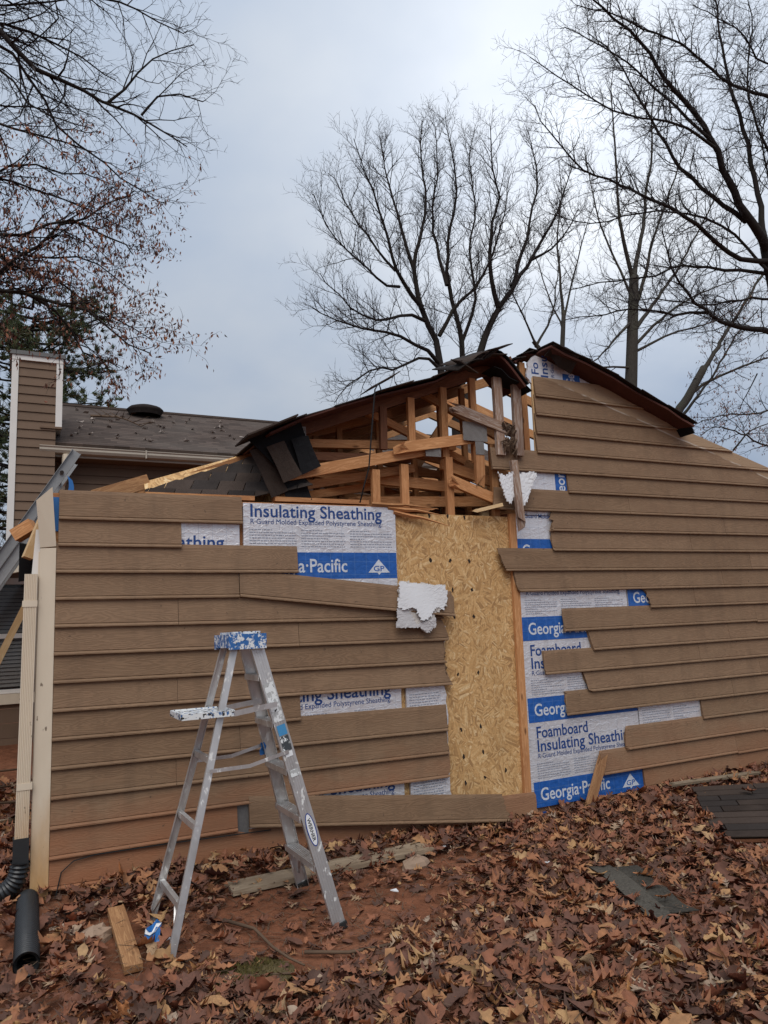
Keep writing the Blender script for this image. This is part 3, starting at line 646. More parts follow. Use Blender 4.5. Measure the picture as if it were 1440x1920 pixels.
for x in (2.0, 2.22, 2.6, 2.95, 3.25, 3.5): lumber('upright', (x, 0.42, 2.45), (x, 0.42, zl_(x)-0.12), 0.05, 0.038, LUM, gt, (0, 1, 0))
for z in (2.66, 2.80, 2.93): lumber('rail', (1.8, 0.50, z), (4.0, 0.53, z-0.05), 0.038, 0.06, LUM, gt)
lumber('smeared_stud', (3.585, -0.03, 2.98), (3.595, -0.03, 3.70), 0.088, 0.038, LUMS, gt, (0, 1, 0))
lumber('smeared_stud', (3.77, -0.05, 2.98), (3.79, -0.05, 3.73), 0.088, 0.038, LUMS, gt, (0, 1, 0))
lumber('split_stud', (3.36, -0.01, 2.74), (3.37, -0.01, 3.1), 0.088, 0.038, LUM, gt, (0, 1, 0), broken=1)
Geo().box(3.20, 3.45, -0.036, -0.033, 3.09, 3.26).obj('nail_plate', NPL, gt)
Geo().box(3.32, 3.41, -0.034, -0.032, 2.97, 3.088).obj('nail_plate', NPL, gt)
Geo().box(1.63, 1.76, 0.0, 0.003, 3.02, 3.10).obj('nail_plate', NPL, gt); Geo().box(2.83, 2.98, -0.008, -0.005, 2.93, 3.03).obj('nail_plate', NPL, gt)
G = Geo()
for k in range(26): 
    x = 3.66+random.uniform(-0.05, 0.06); z = random.uniform(2.98, 3.22); G.tube([(x, -0.06, z), (x+random.uniform(-0.05, 0.05), -0.075, z+0.05), (x+random.uniform(-0.06, 0.06), -0.06, z+random.uniform(-0.05, 0.1))], [0.012, 0.014, 0.004], 4)
G.obj('shredded_fibre', STICK, gt)
for (x, y, z0, z1) in ((1.87, 0.55, 2.4, 3.05), (3.62, 0.35, 2.4, 3.0), (3.35, 0.6, 2.4, 2.98)): lumber('prop', (x, y, z0), (x, y, z1), 0.085, 0.038, LUMN, gar, (0, 1, 0))
lumber('torn_lath', (3.30, -0.05, 2.47), (3.52, -0.08, 2.52), 0.05, 0.03, LUMN, gar, broken=1)
Geo().sheet([[(3.2+0.09*i, 0.5+0.05*j, 2.66+0.05*math.sin(i*1.3+j)+0.06*math.sin(j*1.2)) for i in range(8)] for j in range(6)], 0.03).obj('insulation_batt', INSUL, gar)
# ------------------------------------------------------------------ roof decks
def deck(name, prof, y0, y1, t, m, parent=gar, ny=8, wav=0.012):
    grid = [[(x, y0+(y1-y0)*j/ny+(random.uniform(-0.03, 0.03) if j in (0,) else 0), z+wav*math.sin(3*j+x*4)*(0.4 if j else 1)) for (x, z) in prof] for j in range(ny+1)]
    return Geo().sheet(grid, t).obj(name, m, parent)
LP = [(1.42, 2.99), (1.7, 3.125), (2.0, 3.235), (2.35, 3.375), (2.65, 3.49), (2.9, 3.57), (3.08, 3.665), (3.2, 3.75), (3.35, 3.81), (3.5, 3.845), (3.62, 3.85)]
dk = deck('roof_deck', LP, -0.13, 5.9, 0.014, DECKU)
def shingle_strip(prof, y0, y1, dz, m, parent, t=0.008, wav=0.02):
    grid = [[(x, y0+(y1-y0)*j/2+random.uniform(-0.01, 0.01), z+dz+random.uniform(0, wav)) for x, z in prof] for j in range(3)]
    return Geo().sheet(grid, t).obj('shingle', m, parent)
for i in range(len(LP)-1):
    (xa, za), (xb, zb) = LP[i], LP[i+1]
    for j in range(12):
        y0 = (-0.16+random.uniform(-0.05, 0.03) if j == 0 else -0.16+0.5*j); shingle_strip([(xa-0.05, za-0.015), (xb, zb)], y0, (0.33+0.5*j), 0.018+0.002*(j % 2), random.choice((SHI, SHIB)), dk, wav=0.010)
# torn shingles curling over the ridge
for i, (x, z, l, lift) in enumerate(((3.02, 3.74, 0.26, -0.03), (3.12, 3.80, 0.24, 0.02), (3.20, 3.84, 0.24, 0.03), (3.27, 3.87, 0.25, 0.035), (3.34, 3.90, 0.26, 0.04), (3.40, 3.93, 0.28, 0.05))):
    grid = [[(x+l*u-0.02*v, -0.30+0.11*v+0.02*i, z-0.075+0.085*math.sin(u*1.9)+0.02-0.035*(2-v)*(1.1-u)+lift*u*0.5) for u in (0, 0.25, 0.5, 0.75, 1.0)] for v in (0, 1, 2, 3)]
    Geo().sheet(grid, 0.008).obj('shingle', SHIB if i % 2 else SHI, dk, True)
Geo().sheet([[(3.04+0.06*u, -0.30+0.07*v, 3.70-0.03*u+0.03*v) for u in range(4)] for v in range(3)], 0.008).obj('shingle', SHIB, dk)
fl = Geo().sheet([[(3.40+0.070*u+0.01*v, -0.16+0.15*v, 3.865+0.030*math.sin(u*0.8)-0.0065*u*u+0.01*v) for u in range(7)] for v in range(4)], 0.02).obj('torn_deck', DECKU, gar)
Geo().sheet([[(3.42+0.070*u, -0.18+0.15*v, 3.885+0.032*math.sin(u*0.8)-0.0065*u*u+0.01*v) for u in range(7)] for v in range(4)], 0.012).obj('shingle', FELT, fl)
Geo().sheet([[(3.50+0.08*u, -0.14+0.1*v, 3.76-0.035*u+0.02*math.sin(2*u)) for u in range(6)] for v in range(3)], 0.006).obj('hanging_felt', FELT, gar)
RP = [(3.86, 3.90), (3.93, 3.955), (4.02, 4.01), (4.12, 4.02), (4.28, 3.965), (4.52, 3.905), (4.84, 3.785), (5.17, 3.655), (5.51, 3.535), (5.70, 3.46), (5.84, 3.39)]
rd = deck('roof_deck', RP[3:], -0.20, 0.22, 0.02, DECKU, ny=3); deck('torn_deck', RP[:4], 0.03, 0.30, 0.02, DECKU, ny=2)
RS = [(a, b+0.022) for a, b in RP]
for i in range(len(RS)-1): shingle_strip([RS[i], (RS[i+1][0]+0.05, RS[i+1][1]-0.012)], -0.225 if i > 2 else 0.0, 0.20, 0.0, SHI, rd, 0.008, 0.022)
Geo().sheet([[(5.79+0.025*u, -0.20+0.10*v, 3.43-0.020*u-0.006*u*u) for u in range(4)] for v in range(4)], 0.01).obj('drooping_felt', FELT, rd)
Geo().sheet([[(4.14+0.075*u, -0.21+0.05*v, 4.02+0.02*math.sin(u)-0.045*v*(1 if u > 1 else 0.4)-0.012*u) for u in range(5)] for v in range(4)], 0.008).obj('shingle', SHI, rd)
# rest of the right slope, still shingled beyond the torn strip
RQ = [(6.35, 3.235), (6.8, 3.11), (7.3, 2.97), (8.3, 2.70)]
rq = deck('roof_deck', RQ, 0.05, 5.9, 0.02, DECKU, ny=6)
for i in range(3):
    for j in range(8): shingle_strip([RQ[i], (RQ[i+1][0], RQ[i+1][1])], 0.0+0.74*j, 0.72+0.74*j, 0.024, SHIB, rq, 0.010, 0.015)
# collapsed eave: a shingled flap fallen inward, its shingle courses running aslant, with its bare deck edge
A = Vector((0.62, 0.62, 2.735)); B = Vector((1.67, 0.66, 3.10)); Cc = Vector((1.86, 0.13, 2.42)); Dd = Vector((0.60, 0.14, 2.36))
ex = (B-A).normalized(); nrm = ex.cross(Dd-A).normalized(); nrm = -nrm if nrm.y > 0 else nrm
ey = nrm.cross(ex); ey = -ey if ey.dot(Dd-A) < 0 else ey
fd = Geo().sheet([[A.lerp(B, u/6).lerp(Dd.lerp(Cc, u/6), v/4)-nrm*0.016 for u in range(7)] for v in range(5)], 0.014).obj('fallen_deck', OSB, gar)
def to2(p): d = p-A; return (d.dot(ex), d.dot(ey))
def clip2(poly, quad):
    for i in range(len(quad)):
        (x0, y0), (x1, y1) = quad[i], quad[(i+1) % len(quad)]; out = []
        def sgn(p): return (x1-x0)*(p[1]-y0)-(y1-y0)*(p[0]-x0)
        for j in range(len(poly)):
            p, q = poly[j], poly[(j+1) % len(poly)]; a_, b_ = sgn(p), sgn(q)
            if a_ >= 0: out.append(p)
            if a_*b_ < 0: t = a_/(a_-b_); out.append((p[0]+(q[0]-p[0])*t, p[1]+(q[1]-p[1])*t))
        poly = out
        if len(poly) < 3: return []
    return poly
quad = [to2(A.lerp(Dd, 0.30)), to2(B.lerp(Cc, 0.13)), to2(Cc), to2(Dd)]
ca, sa = math.cos(R(38)), math.sin(R(38))
for r in range(-10, 14):
    for c in range(-10, 14):
        w_, h_ = 0.205, 0.145; x0, y0 = c*w_+(r % 2)*w_*0.5, r*h_
        tile = [(x*ca-y*sa, x*sa+y*ca) for x, y in ((x0+0.003, y0), (x0+w_-0.003, y0), (x0+w_-0.003, y0+h_*1.06), (x0+0.003, y0+h_*1.06))]
        pl_ = clip2(tile, quad)
        if len(pl_) < 3: continue
        k0 = random.uniform(0.002, 0.006); P = []
        for (x, y) in pl_:
            v = (-x*sa+y*ca-y0)/h_; P.append(A+ex*x+ey*y+nrm*(k0+0.012*(1-v)))
        Geo().plate(P, 0.004, nrm).obj('shingle', random.choice((SHI, SHI, SHIB)), fd)
lumber('bare_rafter', (0.25, 0.60, 2.585), (0.66, 0.62, 2.735), 0.038, 0.11, LUMW, gar)
# shingle sheets hanging from the broken edge of the deck
HS = [((1.28, 2.96), (1.70, 3.16), (1.83, 2.80), (1.60, 2.66), -0.02, FELT), ((1.42, 2.90), (1.56, 2.96), (1.70, 2.70), (1.55, 2.63), -0.05, SHIB), ((1.50, 2.75), (1.72, 2.80), (1.80, 2.52), (1.60, 2.50), 0.02, FELT), ((1.30, 2.88), (1.44, 2.90), (1.60, 2.58), (1.47, 2.52), 0.0, SHIB), ((1.62, 2.98), (1.76, 3.02), (1.86, 2.78), (1.70, 2.70), -0.04, FELT)]
for (a, b, c, d, y, m_) in HS:
    pa, pb, pc, pd = [Vector((p[0], y, p[1])) for p in (a, b, c, d)]
    Geo().sheet([[pa.lerp(pb, u/3).lerp(pd.lerp(pc, u/3), v/4)+Vector((0, -0.012*math.sin(v*0.9+u), 0)) for u in range(4)] for v in range(5)], 0.006).obj('hanging_shingle', m_, dk)
Geo().sheet([[(1.22+0.13*u, -0.25+0.12*v, 2.93+0.062*u) for u in range(4)] for v in range(4)], 0.012).obj('shingle', SHIB, dk)
Geo().sheet([[(2.2+0.09*u, -0.30+0.1*v, 3.375+0.055*u) for u in range(4)] for v in range(3)], 0.006).obj('shingle', SHIB, dk)
# ------------------------------------------------------------------ main house behind
hs = tag(empty('house', (0, 10.8, 0.3)), 'brown-sided house with shingled roof, white gutter and tall sided chimney behind the garage', 'house')
YH = 10.8
for k in range(30):
    z = 0.3+CO*k
    if z > 5.2: break
    Geo().box(-0.30, 9.0, YH+0.03-0.0, YH+0.06, z, z+0.19).add([(-0.30, YH+0.005, z), (9.0, YH+0.005, z), (9.0, YH+0.03, z+0.17), (-0.30, YH+0.03, z+0.17)], [(0, 1, 2, 3)]).obj('siding_board', FARS, hs)
rf = Geo(); rf.sheet([[(0.02+(12.0)*u/4, YH-0.45+(3.2)*v/4, 5.44+(1.74)*v/4) for u in range(5)] for v in range(5)], 0.06)
roof = rf.obj('roof', ROOFR, hs)
Geo().sheet([[(0.02+12.0*u/2, YH+2.75+3.2*v/2, 7.18-1.7*v/2) for u in range(3)] for v in range(3)], 0.06).obj('roof_back', ROOFR, hs)
Geo().tube([(0.02, YH+2.75, 7.20), (12.0, YH+2.75, 7.20)], [0.07, 0.07], 6).obj('ridge_cap', SHIB, roof)
V = []; F = []
for j, (r, h) in enumerate(((0.30, 0.0), (0.34, 0.10), (0.36, 0.13), (0.30, 0.20), (0.17, 0.25), (0.02, 0.26))):
    for k in range(14): a = 2*math.pi*k/14; V.append((2.45+math.cos(a)*r*1.25, YH+2.3+math.sin(a)*r, 6.99+h))
for j in range(5):
    for k in range(14): F.append((j*14+k, j*14+(k+1) % 14, (j+1)*14+(k+1) % 14, (j+1)*14+k))
F.append(tuple(range(70, 84))); mobj('roof_vent', V, F, SHI, roof, True)
gt_ = Geo(); pr = [(-0.02, 0.0), (-0.10, 0.02), (-0.13, 0.07), (-0.125, 0.11), (-0.145, 0.135), (-0.145, 0.15), (-0.13, 0.15), (0.0, 0.15)]
V = []; F = []
for x in (0.05, 9.0): V += [(x, YH-0.45+a, 5.22+b) for a, b in pr]
n = len(pr); F = [(k, (k+1) % n, (k+1) % n+n, k+n) for k in range(n)]+[tuple(reversed(range(n))), tuple(range(n, 2*n))]
gut = mobj('gutter', V, F, GUT, hs)
Geo().box(2.04, 2.07, YH-0.61, YH-0.44, 5.21, 5.38).obj('seam', GUT, gut)
Geo().box(0.05, 9.0, YH-0.44, YH-0.40, 5.18, 5.40).obj('fascia', GUT, hs); Geo().box(0.05, 9.0, YH-0.40, YH, 5.18, 5.21).obj('soffit', FARS, hs)
G = Geo(); G.tube([(0.55, YH-0.5, 5.22), (0.55, YH-0.5, 5.02), (0.50, YH-0.30, 4.80), (0.46, YH-0.05, 4.66), (0.46, YH-0.04, 0.4)], [0.09]*5, 8); G.obj('downspout', TRIM, hs)
# leaves and a fallen branch on the roof are things of their own
# chimney
ch = Geo().box(-0.36, 0.32, YH-0.55, YH+1.0, 3.0, 7.15).obj('chimney', FARS, hs)
for k in range(24):
    z = 3.0+CO*k
    if z > 7.1: break
    Geo().add([(-0.37, YH-0.575, z), (0.33, YH-0.575, z), (0.33, YH-0.553, z+0.17), (-0.37, YH-0.553, z+0.17), (-0.37, YH-0.553, z), (0.33, YH-0.553, z)], [(0, 1, 2, 3), (0, 4, 5, 1)]).obj('siding_board', FARS, ch)
Geo().box(-0.48, -0.36, YH-0.59, YH+1.0, 3.0, 7.15).obj('trim_board', TRIMW, ch); Geo().box(0.32, 0.44, YH-0.59, YH+1.0, 5.75, 7.15).obj('trim_board', TRIMW, ch)
Geo().box(-0.48, 0.44, YH-0.60, YH-0.55, 7.06, 7.16).obj('trim_board', TRIMW, ch); Geo().box(-0.52, 0.48, YH-0.63, YH+1.05, 7.16, 7.24).obj('cap', GALV, ch)
Geo().box(0.05, 0.44, YH-0.60, YH-0.5, 5.71, 5.75).obj('flashing', FARS, ch)
# wing with the window
wg = tag(empty('house_wing', (-0.5, 5.3, 0.3)), 'low brown house wing with blinds in its window behind the downspout', 'house')
WY = 5.3
for k in range(14):
    z = 0.2+CO*k
    if 0.78 < z < 2.25: Geo().box(-6, -0.95, WY+0.0, WY+0.03, z, z+0.172).obj('siding_board', FARS, wg)
    else: Geo().box(-6, -0.05, WY+0.0, WY+0.03, z, z+0.172).obj('siding_board', FARS, wg)
wi = Geo().box(-0.90, -0.12, WY+0.05, WY+0.07, 0.92, 2.3).obj('window', DARK, wg)
for (a, b, c, d) in ((-0.98, -0.90, 0.86, 2.36), (-0.16, -0.06, 0.86, 2.36), (-0.90, -0.16, 2.28, 2.36), (-0.90, -0.16, 0.92, 0.97), (-0.90, -0.16, 1.60, 1.66)): Geo().box(a, b, WY-0.03, WY+0.04, c, d).obj('frame', TRIMW, wi)
Geo().box(-1.02, -0.02, WY-0.05, WY+0.02, 0.79, 0.915).obj('sill', TRIM, wi)
Geo().box(-0.90, -0.16, WY+0.005, WY+0.009, 0.97, 2.28).obj('pane', GLASS, wi)
for k in range(26):
    z = 1.02+0.048*k; Geo().beam((-0.89, WY+0.025, z), (-0.17, WY+0.025, z), 0.004, 0.044, (0, 0.5, 1)).obj('blind_slat', TRIMW, wi)
pr_ = Geo().sheet([[(-6+5.9*u/2, WY-0.7+0.75*v, 2.38+0.28*v+0.10*(u-1)) for u in range(3)] for v in range(2)], 0.06).obj('wing_roof', SHI, wg)
Geo().sheet([[(-0.62+0.55*u/2, WY-0.72+0.02*v, 2.28+0.14*u/2+0.11*v) for u in range(3)] for v in range(2)], 0.03).obj('rake_board', TRIM, wg)
Geo().box(-6, -0.08, WY-0.02, WY-0.003, 2.28, 2.46).obj('frieze_board', FARS, wg)
# ------------------------------------------------------------------ extension ladder
el = tag(empty('extension_ladder', (-1.3, 1.25, 0.1)), 'long aluminium extension ladder leaning up behind the garage corner, blue tape near its top', 'ladder')
p0 = Vector((-1.62, 1.25, 0.12)); p1 = Vector((0.17, 1.25, 3.09)); dr = (p1-p0).normalized(); pn = Vector((dr.z, 0, -dr.x))
def rail(off, yy, s0, s1, wd):
    G = Geo(); a = p0+dr*s0+pn*off+Vector((0, yy, 0)); b = p0+dr*s1+pn*off+Vector((0, yy, 0))
    G.beam(a, b, 0.004, wd, pn); 
    for s in (-1, 1): G.beam(a+pn*s*wd/2+Vector((0, -0.014, 0)), b+pn*s*wd/2+Vector((0, -0.014, 0)), 0.032, 0.004, pn)
    return G
Lr = (p1-p0).length
for yy in (0, 0.42):
    r_ = rail(0.0, yy, 0, Lr, 0.075).obj('rail', ALUD, el)
    rail(0.078, yy, 0, Lr-0.55, 0.075).obj('lower_rail', ALUD, el)
for k in range(11):
    c = p0+dr*(0.2+0.305*k); Geo().tube([c+Vector((0, -0.022, 0)), c+Vector((0, 0.44, 0))], [0.018]*2, 8).obj('rung', ALU, el)
    Geo().tube([c+Vector((0, -0.026, 0)), c+Vector((0, -0.023, 0))], [0.017]*2, 10).obj('rung_end', DARK, el)
c = p0+dr*(Lr-0.22)+pn*0.05
Geo().sheet([[c+Vector((0.02*u, -0.035, -0.05*v-0.02*u))+Vector((0.015*math.sin(v), 0, 0)) for u in range(3)] for v in range(4)], 0.004).obj('tape', BLUEC, el)
# ------------------------------------------------------------------ stepladder
st = tag(empty('stepladder', (0.95, -0.92, -0.1)), 'aluminium stepladder with paint-spattered blue top and tool shelf standing before the siding', 'ladder')
FN, FF = Vector((1.44, -1.17, gz(1.44, -1.17))), Vector((1.43, -0.57, gz(1.43, -0.57)))
RN, RF = Vector((0.485, -1.25, gz(0.485, -1.25))), Vector((0.475, -0.70, gz(0.475, -0.70)))
TN, TF, UN, UF = Vector((1.01, -1.06, 1.47)), Vector((1.01, -0.80, 1.47)), Vector((0.90, -1.05, 1.47)), Vector((0.90, -0.80, 1.47))
def chan(a, b, wd, dp, out, ribs=True):
    """aluminium channel rail: web facing out with flanges and ribs"""
    G = Geo(); d = (b-a).normalized(); o = Vector(out).normalized(); o = (o-d*o.dot(d)).normalized(); s = d.cross(o)
    G.beam(a, b, wd, 0.003, o)
    for k in (-1, 1): G.beam(a+s*k*wd/2-o*dp/2, b+s*k*wd/2-o*dp/2, 0.003, dp, o)
    if ribs:
        for k in (-0.6, -0.2, 0.2, 0.6): G.beam(a+s*k*wd/2+o*0.002, b+s*k*wd/2+o*0.002, wd*0.07, 0.003, o)
    return G
fr = chan(FN, TN, 0.072, 0.028, (0, -1, 0)).obj('front_rail', ALU, st); ff = chan(FF, TF, 0.072, 0.028, (0, 1, 0)).obj('front_rail', ALU, st)
rn = chan(RN, UN, 0.036, 0.022, (0, -1, 0), False).obj('rear_rail', ALU, st); rr = chan(RF, UF, 0.036, 0.022, (0, 1, 0), False).obj('rear_rail', ALU, st)
for (p, q) in ((FN, TN), (FF, TF)):
    d = (q-p).normalized(); Geo().beam(p-d*0.005, p+d*0.028, 0.082, 0.036, (0, 1, 0)).obj('foot', RUB, fr if p is FN else ff)
for (p, q) in ((RN, UN), (RF, UF)):
    d = (q-p).normalized(); Geo().beam(p-d*0.004, p+d*0.02, 0.042, 0.028, (0, 1, 0)).obj('foot', RUB, rn if p is RN else rr)
def on(a, b, z): return a.lerp(b, (z-a.z)/(b.z-a.z))
for k in range(5):
    z = 0.19+0.268*k; a = on(FN, TN, z); b = on(FF, TF, z); G = Geo()
    G.box(a.x-0.040, a.x+0.036, a.y+0.005, b.y-0.005, z-0.003, z+0.003); G.box(a.x-0.043, a.x-0.040, a.y+0.005, b.y-0.005, z-0.03, z+0.003); G.box(a.x+0.036, a.x+0.039, a.y+0.005, b.y-0.005, z-0.03, z+0.003)
    for q in range(5): G.box(a.x-0.034+0.014*q, a.x-0.029+0.014*q, a.y+0.006, b.y-0.006, z+0.0032, z+0.006)
    G.obj('step', ALU, st)
for z in (0.14, 0.50, 0.83):
    a = on(RN, UN, z); b = on(RF, UF, z); Geo().beam(a, b, 0.026, 0.034).obj('rear_brace', ALU, st)
for (a, b) in ((RN, UN), (RF, UF)):
    q = on(a, b, 0.14); e = on(a, b, -0.02); mid = on(RN, UN, 0.12).lerp(on(RF, UF, 0.12), 0.25 if a is RN else 0.75); Geo().beam(mid, e, 0.012, 0.004).obj('diagonal_brace', ALU, st)
for (a, b) in ((FN, TN), (FF, TF)):
    e = on(a, b, 0.0); mid = on(FN, TN, 0.18).lerp(on(FF, TF, 0.18), 0.25 if a is FN else 0.75); Geo().beam(mid, e, 0.014, 0.004).obj('diagonal_brace', ALU, st)
for (f0_, f1_, r0_, r1_, dy) in ((FN, TN, RN, UN, -0.01), (FF, TF, RF, UF, 0.01)):
    a = on(f0_, f1_, 0.83); b = on(r0_, r1_, 0.78); m_ = a.lerp(b, 0.5)+Vector((0, 0, -0.025)); v = Vector((0, dy, 0))
    sp = Geo().beam(a+v, m_+v, 0.004, 0.02).obj('spreader', ALU, st); Geo().beam(m_+v*1.5, b+v*1.5, 0.004, 0.02).obj('spreader_arm', ALU, sp)
c = on(FF, TF, 0.80)
Geo().sheet([[Vector((c.x-0.06+0.02*u, c.y-0.02, 0.84-0.025*v)) + Vector((0.008*math.sin(2*v), 0.01*u, 0)) for u in range(3)] for v in range(4)], 0.004).obj('tape', BLUEC, st)
cap = Geo(); cap.box(0.855, 1.055, -1.10, -0.755, 1.465, 1.50); cp = cap.obj('top_cap', BLUEP, st)
Geo().box(0.875, 1.035, -1.085, -0.77, 1.501, 1.520).obj('tool_tray', TRAY, cp)
for y in (-1.105, -0.762): Geo().box(0.845, 1.065, y, y+0.012, 1.42, 1.506).obj('cap_end', BLUEP, cp)
Geo().box(0.848, 0.862, -1.09, -0.766, 1.43, 1.506).obj('cap_side', BLUEP, cp); Geo().box(1.048, 1.062, -1.09, -0.766, 1.43, 1.506).obj('cap_side', BLUEP, cp)
# paint shelf swung out to the rear
sh = Geo(); ZS = 1.075
SX = 0.12; sh.box(0.46+SX, 0.74+SX, -1.13, -0.81, ZS, ZS+0.008)
for (a, b, c_, d) in ((0.455, 0.745, -1.137, -1.125), (0.455, 0.745, -0.815, -0.803)): sh.box(a+SX, b+SX, c_, d, ZS-0.018, ZS+0.014)
sh.box(0.450+SX, 0.462+SX, -1.13, -0.81, ZS-0.018, ZS+0.014); sh.box(0.738+SX, 0.75+SX, -1.13, -0.81, ZS-0.018, ZS+0.014)
shelf = sh.obj('paint_shelf', TRAY, st)
for y in (-1.14, -0.80): Geo().beam((0.74+SX, y, ZS-0.005), (1.115, y+(0.02 if y < -1 else -0.01), 1.10), 0.005, 0.03).obj('shelf_arm', ALU, shelf)
# stickers on the near front rail
def on_rail(u, v, lift):
    d = (TN-FN).normalized(); o = Vector((0, -1, 0)); o = (o-d*o.dot(d)).normalized(); s = d.cross(o); s = s if s.x > 0 else -s
    return FN+d*u+s*v+o*lift
def sticker(name, u0, u1, v, m, lift=0.0048): 
    return mobj(name, [on_rail(u0, -v, lift), on_rail(u0, v, lift), on_rail(u1, v, lift), on_rail(u1, -v, lift)], [(0, 1, 2, 3)], m, fr)
def oval(u, ru, rv, m, lift, name):
    V = [on_rail(u+ru*math.cos(2*math.pi*k/28), rv*math.sin(2*math.pi*k/28), lift) for k in range(28)]; return mobj(name, V, [tuple(range(28))], m, fr)
LBLUE = m_plain('label_blue', (0.015, 0.045, 0.24), 0.4, 0.1); LSKY = m_plain('label_sky', (0.06, 0.25, 0.48), 0.4, 0.1); LPALE = m_splat('worn_label', (0.42, 0.42, 0.41), 0.5); LDARK = m_splat('printed_label', (0.05, 0.055, 0.06), 0.56)
oval(0.56, 0.094, 0.027, LBLUE, 0.0048, 'oval_label'); oval(0.56, 0.088, 0.0215, WHITEP, 0.0053, 'oval_field')
a_, F_ = text_mesh('WERNER', 0.130, 0.020, 0.02)
mobj('lettering', [on_rail(0.56+0.065-p[0], p[1]-0.010, 0.0058) for p in a_], F_, BLK, fr)
sticker('label', 1.11, 1.17, 0.026, LSKY); sticker('label', 1.02, 1.105, 0.026, LDARK); sticker('label', 0.985, 1.015, 0.022, WHITEP); sticker('label', 0.87, 0.91, 0.026, LPALE); sticker('label', 1.19, 1.42, 0.030, LPALE)
# ------------------------------------------------------------------ loose things on and about the wall
def ragged(pts, amp, n=4):
    out = []
    for i in range(len(pts)):
        a = Vector(pts[i]); b = Vector(pts[(i+1) % len(pts)])
        for k in range(n): out.append(a.lerp(b, k/n)+(Vector((random.uniform(-amp, amp), 0, random.uniform(-amp, amp))) if k else Vector()))
    return out
GYPL = m_plain('torn_paper_face', (0.52, 0.50, 0.50), 0.9, 0.15, 12)
dw = tag(empty('drywall_scrap', (2.65, -0.08, 1.65)), 'broken white drywall scrap hung on the sprung siding board beside the plywood patch', 'drywall')
def crumpled(name, outline, y0, amp, t, m, parent, seed, n=11):
    """a torn sheet of board: grid cells inside the outline, bent and given thickness"""
    rs = random.Random(seed); xs = [p[0] for p in outline]; zs = [p[1] for p in outline]; x0, x1, z0, z1 = min(xs), max(xs), min(zs), max(zs)
    off = [[rs.uniform(-1, 1) for _ in range(n+1)] for _ in range(n+1)]
    def inside(x, z):
        c = False; j = len(outline)-1
        for i in range(len(outline)):
            (xa, za), (xb, zb) = outline[i], outline[j]
            if (za > z) != (zb > z) and x < (xb-xa)*(z-za)/(zb-za)+xa: c = not c
            j = i
        return c
    P = [[Vector((x0+(x1-x0)*i/n+0.006*off[i][j], y0-0.006*math.sin(6.0*i/n+3.0*j/n+seed)-0.010*(j/n)*(i/n)+amp*off[j][i], z0+(z1-z0)*j/n+0.006*off[j][i])) for i in range(n+1)] for j in range(n+1)]
    V = []; F = []; idx = {}
    def vid(j, i, k):
        if (j, i, k) not in idx: idx[(j, i, k)] = len(V); V.append(P[j][i]+Vector((0, -t*k, 0)))
        return idx[(j, i, k)]
    cell = [[inside(x0+(x1-x0)*(i+0.5)/n, z0+(z1-z0)*(j+0.5)/n) for i in range(n)] for j in range(n)]
    for j in range(n):
        for i in range(n):
            if not cell[j][i]: continue
            F.append((vid(j, i, 1), vid(j, i+1, 1), vid(j+1, i+1, 1), vid(j+1, i, 1))); F.append((vid(j+1, i, 0), vid(j+1, i+1, 0), vid(j, i+1, 0), vid(j, i, 0)))
            for (dj, di, e) in ((-1, 0, ((j, i), (j, i+1))), (1, 0, ((j+1, i+1), (j+1, i))), (0, -1, ((j+1, i), (j, i))), (0, 1, ((j, i+1), (j+1, i+1)))):
                jj, ii = j+dj, i+di
                if not (0 <= jj < n and 0 <= ii < n and cell[jj][ii]): (p, q) = e; F.append((vid(*p, 0), vid(*q, 0), vid(*q, 1), vid(*p, 1)))
    return mobj(name, V, F, m, parent)
crumpled('face_sheet', [(2.475, 1.862), (2.89, 1.822), (2.90, 1.70), (2.86, 1.63), (2.80, 1.66), (2.74, 1.57), (2.66, 1.55), (2.60, 1.66), (2.50, 1.64), (2.455, 1.66)], -0.085, 0.0004, 0.011, GYP, dw, 5, 30)
crumpled('torn_paper', [(2.452, 1.66), (2.55, 1.64), (2.62, 1.52), (2.79, 1.57), (2.785, 1.50), (2.72, 1.45), (2.64, 1.50), (2.43, 1.50)], -0.080, 0.0012, 0.006, GYPL, dw, 6, 26)
crumpled('gypsum_core', [(2.48, 1.868), (2.90, 1.828), (2.895, 1.66), (2.78, 1.60), (2.79, 1.49), (2.70, 1.46), (2.60, 1.53), (2.47, 1.55)], -0.066, 0.002, 0.012, GYPB, dw, 7, 26)
dp = tag(empty('plaster_scrap', (3.68, -0.1, 2.6)), 'torn white drywall shreds wrapped round a hanging splintered stud near the gable', 'drywall')
lumber('hanging_stud', (3.665, -0.10, 2.92), (3.685, -0.12, 2.37), 0.07, 0.035, LUMS, dp, (0, 1, 0), broken=2)
crumpled('torn_drywall', [(3.48, 2.80), (3.56, 2.775), (3.64, 2.82), (3.65, 2.60), (3.60, 2.53), (3.55, 2.55), (3.52, 2.66)], -0.10, 0.002, 0.010, GYP, dp, 11, 20)
crumpled('torn_drywall', [(3.71, 2.80), (3.86, 2.83), (3.90, 2.80), (3.83, 2.68), (3.80, 2.60), (3.74, 2.50), (3.70, 2.62)], -0.10, 0.002, 0.010, GYP, dp, 12, 20)
G = Geo()
for (cx, sx, hh) in ():
    pts = [[(cx+sx*(0.10-0.055*abs(v-1)*0.6)*(u-1.5)/1.5*0.8-sx*0.012*v, -0.10-0.03*math.sin(u*1.4+v), 2.80-hh*v/4+random.uniform(-0.014, 0.014)) for u in range(4)] for v in range(5)]
    G.sheet(pts, 0.010)
